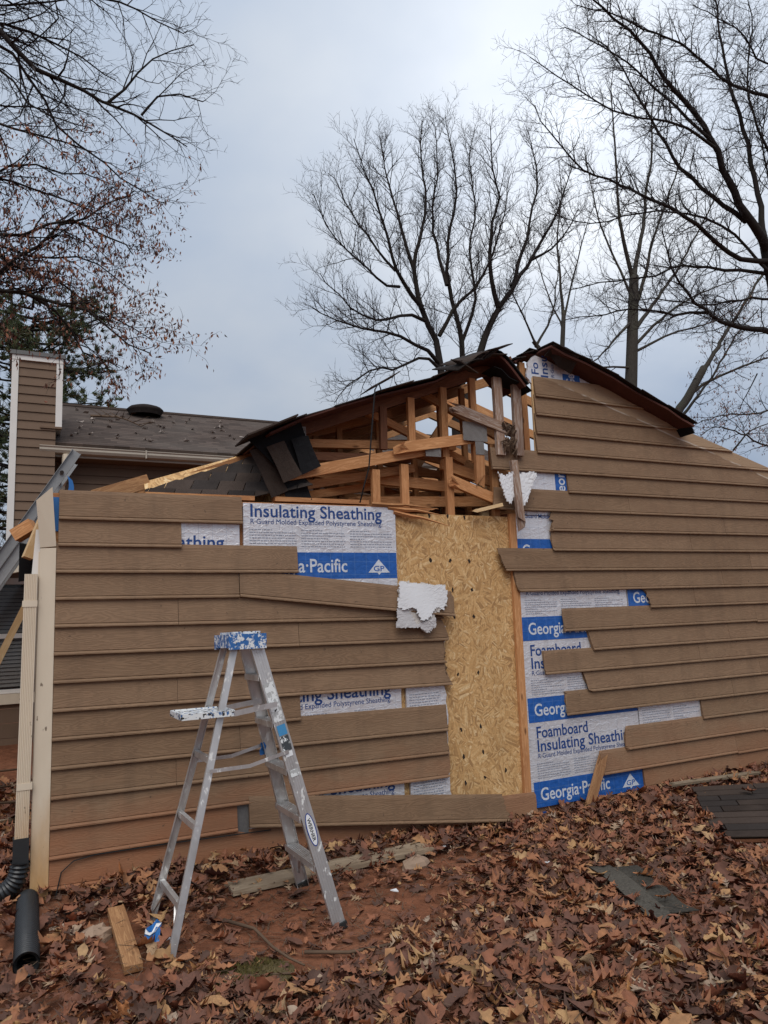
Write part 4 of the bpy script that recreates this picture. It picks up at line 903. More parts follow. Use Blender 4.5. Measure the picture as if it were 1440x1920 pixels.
tag(Geo().tube([(2.28, -0.32, 3.345), (2.25, -0.34, 3.40), (2.22, -0.33, 3.35), (2.21, -0.25, 3.0), (2.20, -0.2, 2.75), (2.17, -0.15, 2.6), (2.18, -0.05, 2.50)], [0.006]*7, 5).obj('cable', RUB), 'thin dark cable dangling from the torn roof edge across the trusses', 'cable')
tag(Geo().tube([(0.02, -0.036, -0.04), (0.05, -0.036, 0.10), (0.12, -0.034, 0.155), (0.25, -0.034, 0.172), (0.7, -0.034, 0.166), (1.4, -0.034, 0.145)], [0.004]*6, 5).obj('wall_cable', RUB), 'thin brown cable running along the lowest siding joint from the corner', 'cable')
# ------------------------------------------------------------------ ground debris
def corrugated(path, r, pitch, name, m, parent=None):
    P = [Vector(p) for p in path]; pts = []; rad = []; L = [0]
    for i in range(1, len(P)): L.append(L[-1]+(P[i]-P[i-1]).length)
    s = 0; k = 0
    def atl(s):
        for i in range(1, len(P)):
            if s <= L[i]: return P[i-1].lerp(P[i], (s-L[i-1])/max(1e-6, L[i]-L[i-1]))
        return P[-1]
    while s < L[-1]:
        pts.append(atl(s)); rad.append(r*(1.0 if k % 4 in (0, 1) else 0.80)); s += pitch/4; k += 1
    G = Geo(); G.tube(pts, rad, 20, False); G.tube(list(reversed(pts)), [q*0.93 for q in reversed(rad)], 20, False)
    return G.obj(name, m, parent, True)
def curve3(pts, n=8):
    P = [Vector(p) for p in pts]; out = []
    for i in range(len(P)-1):
        a = P[max(i-1, 0)]; b = P[i]; c = P[i+1]; d = P[min(i+2, len(P)-1)]
        for k in range(n):
            t = k/n; out.append(0.5*((2*b)+(c-a)*t+(2*a-5*b+4*c-d)*t*t+(3*b-a-3*c+d)*t**3))
    out.append(P[-1]); return out
ep = tag(empty('drain_elbow', (-0.2, 0.1, 0.0)), 'black corrugated drain elbow clamped under the cream downspout', 'pipe')
corrugated(curve3([(-0.18, -0.025, 0.20), (-0.20, -0.02, 0.10), (-0.27, 0.0, 0.03), (-0.42, 0.05, -0.01), (-0.7, 0.12, -0.01)]), 0.058, 0.024, 'elbow', BLK, ep)
Geo().box(-0.225, -0.135, -0.065, 0.015, 0.17, 0.34).obj('collar', BLK, ep)
tag(corrugated(curve3([(-0.135, -0.05, -0.02), (-0.14, -0.35, -0.015), (-0.145, -0.70, -0.025), (-0.15, -0.98, -0.055)]), 0.062, 0.021, 'drain_pipe', BLK), 'short length of black corrugated pipe lying open-ended in the leaves', 'pipe')
def lay(name, x, y, L, wd, t, ang, m, label, cat, tilt=(0, 0), lift=0.0, jag=0.0):
    n = 5; G = Geo(); L2 = L/2; top = []
    e0 = [(-L2+random.uniform(-jag, jag), -wd/2+wd*k/n) for k in range(n+1)]; e1 = [(L2+random.uniform(-jag, jag), wd/2-wd*k/n) for k in range(n+1)]
    G.plate([(a, b, 0) for a, b in e0+e1], t, (0, 0, 1))
    mw = Matrix.Translation((x, y, gz(x, y)+lift)) @ Euler((tilt[0], tilt[1], ang)).to_matrix().to_4x4()
    return tag(G.obj(name, m, None, False, mw), label, cat)
lay('plank', 1.72, -0.43, 1.45, 0.20, 0.03, R(3), LUMG, 'grey weathered plank lying along the foot of the siding', 'plank', lift=0.01, jag=0.02)
tag(lumber('wood_offcut', (0.325, -1.20, gz(0.26, -1.24)+0.032), (0.315, -0.58, gz(0.33, -0.55)+0.06), 0.09, 0.036, LUMW, None, broken=2), 'short brown lumber offcut beside the blue scrap in the leaves', 'lumber')
tag(lumber('leaning_stud', (-0.52,2.20,1.06), (-0.17,2.20,1.87), 0.06, 0.038, LUMN, None, (0, 1, 0)), 'fresh pale stud leaning before the wing window', 'lumber')
lay('plank', -0.45, 1.6, 0.9, 0.12, 0.03, R(50), LUMG, 'pale board lying on the ground left of the downspout', 'plank', tilt=(0, 0.1), lift=0.06)
bs = tag(empty('packaging_scrap', (0.40, -1.02, -0.1)), 'small crumpled blue and white packaging scrap by the lumber offcut', 'litter')
zb = gz(0.42, -0.98)+0.06
sq = [[(0.40+0.026*u+0.008*v, -1.02+0.028*v, zb+0.02*math.sin(2*u+v)+0.012*v) for u in range(4)] for v in range(5)]
Geo().sheet(sq, 0.003).obj('wrapper', BLUEC, bs)
V = [Vector(sq[v][u])+Vector((0, 0, 0.006)) for v, u in ((1, 0), (1, 1), (2, 2), (3, 3), (4, 3), (3, 2), (2, 1), (2, 0))]; Geo().plate(V, 0.002, (0, 0, 1)).obj('white_swoosh', WHITEP, bs)
sp_ = tag(empty('shingle_scrap', (3.15, -1.75, -0.08)), 'torn strip of grey asphalt shingle lying among the leaves', 'shingle')
a = Vector((3.30, -1.33, 0)); b = Vector((3.02, -2.15, 0)); dd = (b-a); pp = Vector((-dd.y, dd.x, 0)).normalized()
for i, (s0, s1, o0, o1, h, m_) in enumerate(((0, 1.0, -0.16, -0.02, 0.06, SHIG), (0.05, 0.50, -0.03, 0.15, 0.05, SHIG), (0.52, 0.95, -0.03, 0.13, 0.05, SHIG), (0.3, 0.7, -0.24, -0.12, 0.04, SHI))):
    Geo().sheet([[a+dd*(s0+(s1-s0)*u/4)+pp*(o0+(o1-o0)*v/2)+Vector((0, 0, gz(3.15, -1.7)+h+0.015*math.sin(u*1.3+i)+0.004*(2-i))) for u in range(5)] for v in range(3)], 0.005).obj('shingle_piece', m_, sp_)
rc = tag(empty('roof_section', (5.0, -1.0, 0.0)), 'fallen section of dark shingled roof lying against the wall at the right', 'roof debris')
O = Vector((5.12, -0.36, 0.03)); ux = Vector((0.83, 0.05, 0.10)); uy = Vector((-0.58, -0.80, -0.05))
O2 = Vector((5.13, -0.36, 0.0)); P10 = Vector((7.0, -1.45, 0.04)); P01 = Vector((4.33, -1.28, -0.10)); P11 = Vector((6.1, -2.45, -0.09))
def rcp(u, v): return O2.lerp(P10, u).lerp(P01.lerp(P11, u), v)
rdk = Geo().sheet([[rcp(u/3, v/3)-Vector((0, 0, 0.02)) for u in range(4)] for v in range(4)], 0.02).obj('deck_board', LUMD, rc)
for r in range(9):
    x = -0.16*(r % 3)
    while x < 1.0:
        w_ = random.uniform(0.13, 0.24); u0, u1 = max(0, x), min(1, x+w_-0.004); x += w_
        if u1-u0 < 0.02: continue
        v0, v1 = r/9, (r+1)/9+0.006
        Geo().sheet([[rcp(u, v)+Vector((0, 0, 0.003+0.006*k+random.uniform(0, 0.003))) for u in (u0, u1)] for k, v in enumerate((v0, v1))], 0.007).obj('shingle', random.choice((SHI, SHIB)), rc)
lay('lath', 5.55, -0.26, 1.0, 0.05, 0.02, R(-6), LUMG, 'pale split lath lying above the fallen roof section', 'lath', tilt=(0.2, 0.0), lift=0.09, jag=0.05)
lumber_ = lumber('splintered_stake', (4.19, -0.07, -0.14), (4.43, -0.04, 0.27), 0.085, 0.03, LUMW, None, (0, 1, 0), broken=3)
tag(lumber_, 'splintered upright piece of board standing against the lowest blue print', 'lumber')
def rock(x, y, s, label):
    V = []; F = []; n, m_ = 9, 6
    for j in range(m_+1):
        for k in range(n):
            a = 2*math.pi*k/n; b = math.pi*j/m_; r = 1+random.uniform(-0.16, 0.16)
            V.append((s[0]*math.sin(b)*math.cos(a)*r, s[1]*math.sin(b)*math.sin(a)*r, s[2]*math.cos(b)*r))
    for j in range(m_):
        for k in range(n): F.append((j*n+k, (j+1)*n+k, (j+1)*n+(k+1) % n, j*n+(k+1) % n))
    tag(mobj('stone', V, F, STONE, None, False, Matrix.Translation((x, y, gz(x, y)+s[2]*0.3)) @ Matrix.Rotation(x*3, 4, 'Z')), label, 'stone', 'stones on the clay')
rock(2.22, -0.62, (0.13, 0.07, 0.05), 'largest pale stone at the end of the grey plank'); rock(0.18, -0.72, (0.11, 0.08, 0.06), 'rounded stone left of the lumber offcut')
for i, (pts, r, lab) in enumerate((([(0.86, -0.85), (0.98, -1.05), (1.02, -1.25), (1.05, -1.42), (1.10, -1.52)], 0.010, 'crooked brown stick on the clay under the stepladder'), ([(1.15, -1.38), (1.35, -1.50), (1.6, -1.52)], 0.010, 'thin stick lying in front of the stepladder foot'), ([(0.55, -1.42), (0.85, -1.52), (1.15, -1.62)], 0.006, 'thin twig by the moss patch'))):
    P = [(x, y, gz(x, y)+r+0.012+random.uniform(0, 0.02)) for x, y in pts]; tag(Geo().tube(P, [r*(1-0.12*k) for k in range(len(P))], 6).obj('stick', STICK, None, True), lab, 'stick', 'sticks on the ground')
for i, (x, y, l) in enumerate(((-0.35, 1.9, 'uppermost bare branch in the pile left of the downspout'), (-0.5, 2.2, 'middle bare branch in the pile left of the downspout'), (-0.4, 2.5, 'farthest bare branch in the pile left of the downspout'))):
    tag(Geo().tube(curve3([(x-1.0, y+0.2, gz(x, y)+0.15+0.06*i), (x-0.4, y-0.1, gz(x, y)+0.2+0.05*i), (x+0.25, y+0.15, gz(x, y)+0.12+0.07*i)], 4), [0.02-0.0015*k for k in range(9)], 6).obj('branch', STICK, None, True), l, 'branch', 'branches heaped beside the wing')
for i, (x, y, lab) in enumerate(((0.33, -0.55, 'white chip on the leaves behind the lumber offcut'), (0.52, -1.0, 'white sliver between the rear feet of the stepladder'), (0.98, -0.28, 'white crumb near the siding left of the plank'), (1.86, -1.02, 'pale flake on the bare clay'), (2.55, -0.45, 'white plaster crumb by the largest stone'), (2.95, -1.1, 'white paper scrap in the leaves under the foam'))):
    P = [Vector((x+0.03*math.cos(k*1.26+i)*random.uniform(0.6, 1.2), y+0.022*math.sin(k*1.26+i), gz(x, y)+0.045+random.uniform(0, 0.012))) for k in range(5)]
    tag(Geo().plate(P, 0.006, (0, 0, 1)).obj('plaster_chip', WHITEP), lab, 'debris', 'white chips on the ground')
# ------------------------------------------------------------------ trees
def rv(): return Vector((random.gauss(0, 1), random.gauss(0, 1), random.gauss(0, 1)))
def resample(P, step):
    P = curve3(P, 6); out = [P[0]]; acc = 0
    for i in range(1, len(P)):
        acc += (P[i]-P[i-1]).length
        if acc >= step: out.append(P[i]); acc = 0
    if (out[-1]-P[-1]).length > 1e-4: out.append(P[-1])
    return out
def twigs(G, tips, P, r0, r1, lev, p):
    """grow side twigs from the limb P; p: growth settings of the tree"""
    L = sum((P[i]-P[i-1]).length for i in range(1, len(P)))
    step = p['step'][lev]; n = max(1, int(L/step)); t0 = p['t0'] if lev == 0 else 0.12
    side = random.random()*6.28
    for k in range(n):
        t = t0+(1-t0)*(k+random.random()*0.8)/n
        f = t*(len(P)-1); i = min(int(f), len(P)-2); a = P[i].lerp(P[i+1], f-i); d = (P[i+1]-P[i]).normalized()
        side += 2.4+random.uniform(-0.6, 0.6)
        u = d.cross(Vector((0.3, 0.2, 1))).normalized() if abs(d.z) < 0.95 else Vector((1, 0, 0)); v = d.cross(u)
        sd_ = u*math.cos(side)+v*math.sin(side)
        ang = R(random.uniform(*p['ang'])); dirv = (d*math.cos(ang)+sd_*math.sin(ang)+Vector((0, 0, p['up']))).normalized()
        ln = p['len'][lev]*(1.15-0.55*t)*random.uniform(0.55, 1.25)
        if lev > 0: ln = min(ln, L*0.75)
        rr = max(p['rmin'], min((r0+(r1-r0)*t)*0.62, p['rk'][lev]))
        m = 4 if lev < 2 else 3; Q = [a]; dd = dirv.copy()
        for s in range(m): 
            dd = (dd+rv()*p['wob']+Vector((0, 0, p['curl']))).normalized(); Q.append(Q[-1]+dd*ln/m)
        G.tube(Q, [rr*(1-0.8*s/m) for s in range(m+1)], 5 if (lev == 0 and rr > 0.02) else 3, False)
        if lev < p['levels']-1: twigs(G, tips, Q, rr, rr*0.3, lev+1, p)
        if lev >= p['levels']-2: tips.extend(Q[1:])
    tips.append(P[-1])
def tree(name, label, trunk, limbs, p, bark=BARK, group='bare trees behind the house', leaves=None):
    root = tag(empty(name, trunk[0][0] if trunk else limbs[0][0][0]), label, 'tree', group)
    GT = Geo(); GC = Geo(); tips = []
    if trunk: GT.tube(curve3(trunk[0], 4), list(np.linspace(trunk[1], trunk[2], (len(trunk[0])-1)*4+1)), 12)
    for (P, r0, r1) in limbs:
        Q = resample(P, p.get('rs', 0.35)); Q = [q+rv()*min(0.02, r0*0.4) for q in Q]
        n = len(Q); r0 *= p.get('thin', 1.0); rad = [r0+(r1-r0)*(i/(n-1))**0.7 for i in range(n)]
        GT.tube(Q, rad, 7, False); twigs(GC, tips, Q, r0, r1, 0, p)
    GT.obj('trunk', bark, root, True); GC.obj('crown', TWIG, root)
    if leaves: leaves(root, tips)
    return root
def hang_leaves(dens, size, m=None, xz=None):
    def fn(root, tips):
        G = Geo()
        for q in tips:
            if xz is not None and not xz(q): continue
            k = np.random.poisson(dens)
            for _ in range(k):
                c = q+rv()*0.035; s = size*random.uniform(0.6, 1.3); dn = (Vector((0, 0, -1))+rv()*0.45).normalized(); sd_ = dn.cross(rv()).normalized()*s*0.19; nn = dn.cross(sd_).normalized()*s*0.12
                G.add([c, c+dn*s*0.45+sd_+nn, c+dn*s, c+dn*s*0.45-sd_+nn, c+dn*s*0.5], [(0, 1, 4), (1, 2, 4), (2, 3, 4), (3, 0, 4)])
        if G.F: o = G.obj('leaves', m or TREELEAF, root); o['kind'] = 'stuff'
    return fn
UPR = dict(step=(0.20, 0.13, 0.11), len=(1.35, 0.6, 0.27), ang=(26, 58), up=0.2, curl=0.07, wob=0.15, t0=0.18, rmin=0.0045, rk=(0.018, 0.008, 0.0052), levels=3, rs=0.4, thin=0.95)
# central tree
tree('bare_tree', 'broad bare tree with many upright stems rising behind the torn gable', ([(11.50,13.00,4.18), (11.48,13.00,6.43), (11.52,13.00,8.09)], 0.24, 0.19), [
 ([(11.44,13.00,7.83), (11.09,13.04,8.56), (11.04,13.09,9.31), (11.00,13.13,10.14), (10.55,13.18,11.12), (10.39,13.22,12.42), (10.69,13.27,13.49), (11.04,13.31,14.81), (10.96,13.36,16.20), (11.11,13.40,17.74)], 0.15, 0.012),
 ([(10.50,13.10,11.08), (9.96,12.92,11.56), (9.49,12.73,11.91), (9.18,12.55,12.80), (8.87,12.37,13.48), (8.34,12.18,14.59), (7.94,12.00,15.28)], 0.085, 0.010),
 ([(10.38,13.20,12.40), (10.14,13.45,13.78), (10.02,13.70,15.03), (9.89,13.95,16.40), (9.94,14.20,17.43)], 0.07, 0.010),
 ([(11.53,13.00,7.75), (11.90,13.11,9.96), (11.80,13.23,11.16), (11.67,13.34,12.15), (11.84,13.46,13.75), (12.30,13.57,15.25), (12.40,13.69,16.78), (12.27,13.80,18.54)], 0.13, 0.012),
 ([(11.01,13.00,10.22), (11.39,12.83,10.93), (11.83,12.67,11.50), (12.21,12.50,11.86), (12.77,12.33,13.01), (13.18,12.17,14.28), (13.35,12.00,15.50)], 0.075, 0.010),
 ([(11.74,13.00,7.94), (12.66,13.14,10.21), (13.47,13.29,11.59), (14.27,13.43,12.57), (15.19,13.57,13.77), (16.48,13.71,15.61), (17.24,13.86,16.90), (17.95,14.00,18.53)], 0.17, 0.012),
 ([(13.48,13.30,11.67), (13.18,13.10,12.69), (13.16,12.90,14.12), (13.45,12.70,15.25), (13.06,12.50,15.98), (12.97,12.30,17.47)], 0.10, 0.010),
 ([(14.40,13.60,12.67), (15.14,13.90,14.24), (16.04,14.20,16.30), (16.64,14.50,18.13), (16.49,14.80,20.09)], 0.09, 0.010),
 ([(10.92,13.00,9.43), (10.14,12.70,9.64), (9.05,12.40,9.78), (8.14,12.10,9.67), (7.30,11.80,9.61), (6.33,11.50,9.70)], 0.075, 0.010),
 ([(10.53,13.00,10.65), (9.92,12.84,10.67), (8.94,12.68,10.28), (8.23,12.52,10.25), (7.50,12.36,10.65), (6.84,12.20,11.13)], 0.065, 0.010),
 ([(10.92,13.00,9.20), (10.24,12.80,9.41), (9.31,12.60,8.86), (8.45,12.40,8.66), (7.66,12.20,8.12), (7.09,12.00,7.48)], 0.06, 0.009),
 ([(11.45,13.00,11.96), (11.29,13.25,13.19), (11.37,13.50,14.62), (11.79,13.75,16.38), (11.95,14.00,18.15)], 0.07, 0.010),
 ([(12.11,13.40,10.35), (12.90,13.72,12.06), (13.04,14.04,13.93), (13.62,14.36,16.00), (13.74,14.68,17.86), (14.30,15.00,19.50)], 0.07, 0.010),
 ([(9.86,13.20,11.70), (9.11,12.96,11.60), (8.58,12.72,11.89), (7.82,12.48,12.11), (7.12,12.24,12.65), (6.71,12.00,13.29)], 0.05, 0.009),
 ([(9.74,13.20,12.18), (9.12,13.40,13.01), (8.55,13.60,14.05), (8.15,13.80,15.13), (7.98,14.00,15.48)], 0.05, 0.009),
 ([(15.21,13.60,13.78), (15.92,13.40,14.18), (16.66,13.20,15.02), (17.05,13.00,15.81)], 0.06, 0.009)], UPR)
# mid right tree
tree('bare_tree', 'tall grey-trunked bare tree standing behind the right roof slope', ([(20.79,16.00,4.74), (21.46,16.00,9.04), (21.89,16.00,11.48), (22.31,16.00,14.07), (22.58,16.00,15.65)], 0.30, 0.19), [
 ([(22.54,16.00,15.60), (22.12,15.83,16.53), (21.75,15.67,17.42), (21.62,15.50,18.86), (21.55,15.33,20.97), (21.45,15.17,23.07), (21.56,15.00,24.27)], 0.11, 0.012),
 ([(22.57,16.00,15.60), (23.15,16.17,16.90), (23.87,16.33,18.51), (24.38,16.50,20.09), (25.18,16.67,22.32), (25.74,16.83,25.09), (26.46,17.00,27.13)], 0.12, 0.012),
 ([(22.43,16.00,14.28), (23.21,15.90,15.91), (23.59,15.80,17.25), (24.58,15.70,19.22), (25.61,15.60,21.28), (26.69,15.50,23.34)], 0.10, 0.012),
 ([(22.36,16.00,13.33), (24.39,16.25,15.38), (26.54,16.50,17.73), (29.34,16.75,21.41), (31.52,17.00,24.26)], 0.10, 0.012),
 ([(22.23,16.00,13.66), (20.72,15.67,12.40), (19.48,15.33,11.41), (18.06,15.00,10.53)], 0.08, 0.010),
 ([(22.27,16.00,12.62), (23.86,15.67,14.00), (26.06,15.33,15.30), (29.08,15.00,16.55)], 0.08, 0.010),
 ([(22.36,16.00,14.62), (21.90,16.38,16.62), (21.61,16.75,18.72), (21.73,17.12,20.73), (21.96,17.50,22.58)], 0.07, 0.010),
 ([(22.16,16.00,12.26), (24.05,15.67,13.20), (25.98,15.33,13.83), (28.48,15.00,15.18)], 0.07, 0.010), ([(21.96,16.00,11.55), (20.03,15.67,11.21), (18.44,15.33,10.27), (17.45,15.00,9.55)], 0.06, 0.010)], dict(UPR, step=(0.36, 0.2, 0.16)), BARKG)
# slim trees between
tree('bare_tree', 'slim bare sapling showing above the ridge between the two big trees', ([(19.41,18.00,7.18), (19.90,18.00,11.30), (20.39,18.00,14.62)], 0.13, 0.09), [
 ([(20.37,18.00,14.44), (20.35,18.00,15.93), (20.44,18.00,18.22), (20.82,18.00,20.13), (20.88,18.00,21.83)], 0.08, 0.010), ([(20.34,18.00,14.20), (20.79,17.67,16.07), (21.30,17.33,17.97), (21.76,17.00,19.39)], 0.06, 0.010), ([(20.26,18.00,13.71), (19.94,18.33,15.25), (19.79,18.67,16.86), (19.59,19.00,18.25)], 0.05, 0.010)], dict(UPR, step=(0.42, 0.22, 0.18)), BARKG)
tree('bare_tree', 'thin crooked bare tree leaning left just beside the ridge', ([(16.53,15.00,6.43), (16.63,15.00,10.57), (16.20,15.00,11.53)], 0.10, 0.075), [
 ([(16.30,15.00,11.34), (17.16,15.00,12.69), (17.57,15.00,14.24), (17.81,15.00,15.36)], 0.06, 0.009), ([(16.40,15.00,11.15), (15.65,14.67,12.12), (15.00,14.33,12.67), (14.47,14.00,13.21)], 0.055, 0.009)], dict(UPR, step=(0.4, 0.22, 0.18)), BARKG)
# near right oak, its trunk just outside the frame
OAK = dict(step=(0.16, 0.12, 0.10), len=(1.25, 0.5, 0.22), ang=(28, 60), up=0.10, curl=0.02, wob=0.2, thin=0.82, t0=0.15, rmin=0.0038, rk=(0.018, 0.0075, 0.0045), levels=3, rs=0.3)
tree('oak_tree', 'big dark oak with long low limbs reaching in from the right edge', ([(18.27,7.00,-0.60), (18.51,7.00,3.47), (18.54,7.00,7.86), (18.34,7.00,9.99), (18.15,7.00,11.53)], 0.36, 0.21), [
 ([(18.12,7.00,11.36), (17.81,6.90,11.60), (17.03,6.80,12.22), (16.36,6.70,13.03), (15.68,6.60,14.03), (15.00,6.50,14.55), (14.18,6.40,14.83), (13.59,6.30,15.28), (12.90,6.20,15.66), (11.73,6.10,15.95), (11.19,6.00,16.34)], 0.17, 0.014),
 ([(18.00,7.00,11.66), (18.16,7.09,12.52), (18.19,7.17,13.89), (18.10,7.26,15.52), (17.92,7.34,16.71), (17.88,7.43,18.24), (18.04,7.51,19.56), (18.15,7.60,20.72)], 0.12, 0.014),
 ([(17.38,7.00,12.08), (16.48,7.12,12.51), (15.83,7.25,13.06), (15.37,7.38,13.48), (15.00,7.50,14.44), (14.52,7.62,15.32), (14.35,7.75,16.01), (13.81,7.88,16.91), (13.21,8.00,17.29)], 0.09, 0.011),
 ([(18.10,7.00,11.04), (16.81,6.89,10.82), (15.43,6.78,11.21), (14.31,6.67,11.49), (13.40,6.56,11.54), (12.35,6.44,11.57), (11.48,6.33,11.53), (10.71,6.22,11.61), (9.87,6.11,12.16), (9.44,6.00,12.48)], 0.10, 0.010),
 ([(18.10,7.00,10.57), (18.09,7.17,10.74), (16.97,7.33,10.73), (15.22,7.50,10.61), (14.29,7.67,10.23), (12.63,7.83,9.81), (11.66,8.00,9.54)], 0.075, 0.009),
 ([(18.43,7.00,9.00), (17.43,6.87,8.88), (16.03,6.73,8.74), (14.85,6.60,8.86), (13.96,6.47,9.31), (13.39,6.33,9.89), (13.13,6.20,10.52)], 0.13, 0.010),
 ([(14.85,6.60,8.86), (13.76,6.82,8.78), (12.91,7.05,8.84), (11.99,7.28,8.66), (11.13,7.50,8.49)], 0.05, 0.009),
 ([(19.94,7.00,16.59), (18.71,6.86,16.22), (17.11,6.71,15.99), (15.82,6.57,16.11), (14.96,6.43,16.18), (13.55,6.29,16.02), (12.25,6.14,15.85), (10.95,6.00,15.53)], 0.08, 0.010),
 ([(15.79,6.50,13.57), (14.56,6.30,13.63), (13.25,6.10,13.34), (11.67,5.90,12.97), (10.25,5.70,13.03), (9.06,5.50,13.14)], 0.055, 0.009),
 ([(15.62,6.50,13.76), (14.80,6.70,14.58), (14.15,6.90,15.15), (13.51,7.10,15.87), (12.84,7.30,16.27), (11.81,7.50,16.54)], 0.06, 0.009),
 ([(17.95,7.00,10.70), (17.15,7.20,11.74), (15.60,7.40,12.14), (14.04,7.60,11.91), (12.54,7.80,11.40), (11.36,8.00,11.54)], 0.06, 0.009),
 ([(18.30,7.00,9.98), (17.14,7.12,9.85), (15.81,7.25,9.53), (14.22,7.38,9.48), (13.24,7.50,9.30)], 0.05, 0.009),
 ([(19.29,7.00,13.91), (18.20,6.88,15.05), (17.83,6.75,16.36), (18.17,6.62,17.91), (18.00,6.50,19.13)], 0.06, 0.010), ([(20.02,7.00,17.60), (18.56,6.83,17.35), (17.76,6.67,17.80), (15.65,6.50,17.73)], 0.045, 0.010), ([(18.74,7.00,12.29), (18.82,7.17,13.90), (19.10,7.33,15.44), (19.86,7.50,17.02)], 0.05, 0.010)], OAK, BARK)
tree('leaning_tree', 'twin leaning trunks with drooping leafy boughs at the right behind the roof', ([(17.13,11.00,4.00), (18.24,11.00,7.43), (19.05,11.00,8.47), (19.96,11.00,9.58)], 0.15, 0.12), [
 ([(19.51,11.00,9.06), (21.06,11.25,10.56), (22.38,11.50,11.83), (25.06,11.75,14.48), (27.45,12.00,16.89)], 0.11, 0.03), ([(19.19,11.00,8.58), (19.83,10.75,9.02), (20.87,10.50,9.51), (22.48,10.25,10.03), (23.59,10.00,10.43)], 0.07, 0.02), ([(18.84,11.30,7.74), (20.14,11.48,8.82), (21.44,11.65,9.98), (22.85,11.82,11.42), (24.47,12.00,12.77)], 0.07, 0.02),
 ([(24.74,11.00,9.04), (22.62,10.80,8.30), (21.24,10.60,7.98), (19.95,10.40,7.79), (18.94,10.20,7.52), (17.97,10.00,7.22)], 0.06, 0.010), ([(23.58,10.50,6.88), (21.68,10.30,6.83), (20.44,10.10,7.05), (19.59,9.90,7.15), (18.63,9.70,7.06), (17.59,9.50,6.72)], 0.06, 0.010), ([(20.25,10.50,6.66), (20.61,10.33,7.08), (21.10,10.17,7.43), (21.95,10.00,7.64)], 0.04, 0.012), ([(22.60,11.00,9.70), (22.58,11.50,9.08), (22.73,12.00,8.65)], 0.03, 0.01)], dict(OAK, step=(0.34, 0.2, 0.16)), BARKG,
 leaves=hang_leaves(0.3, 0.085))
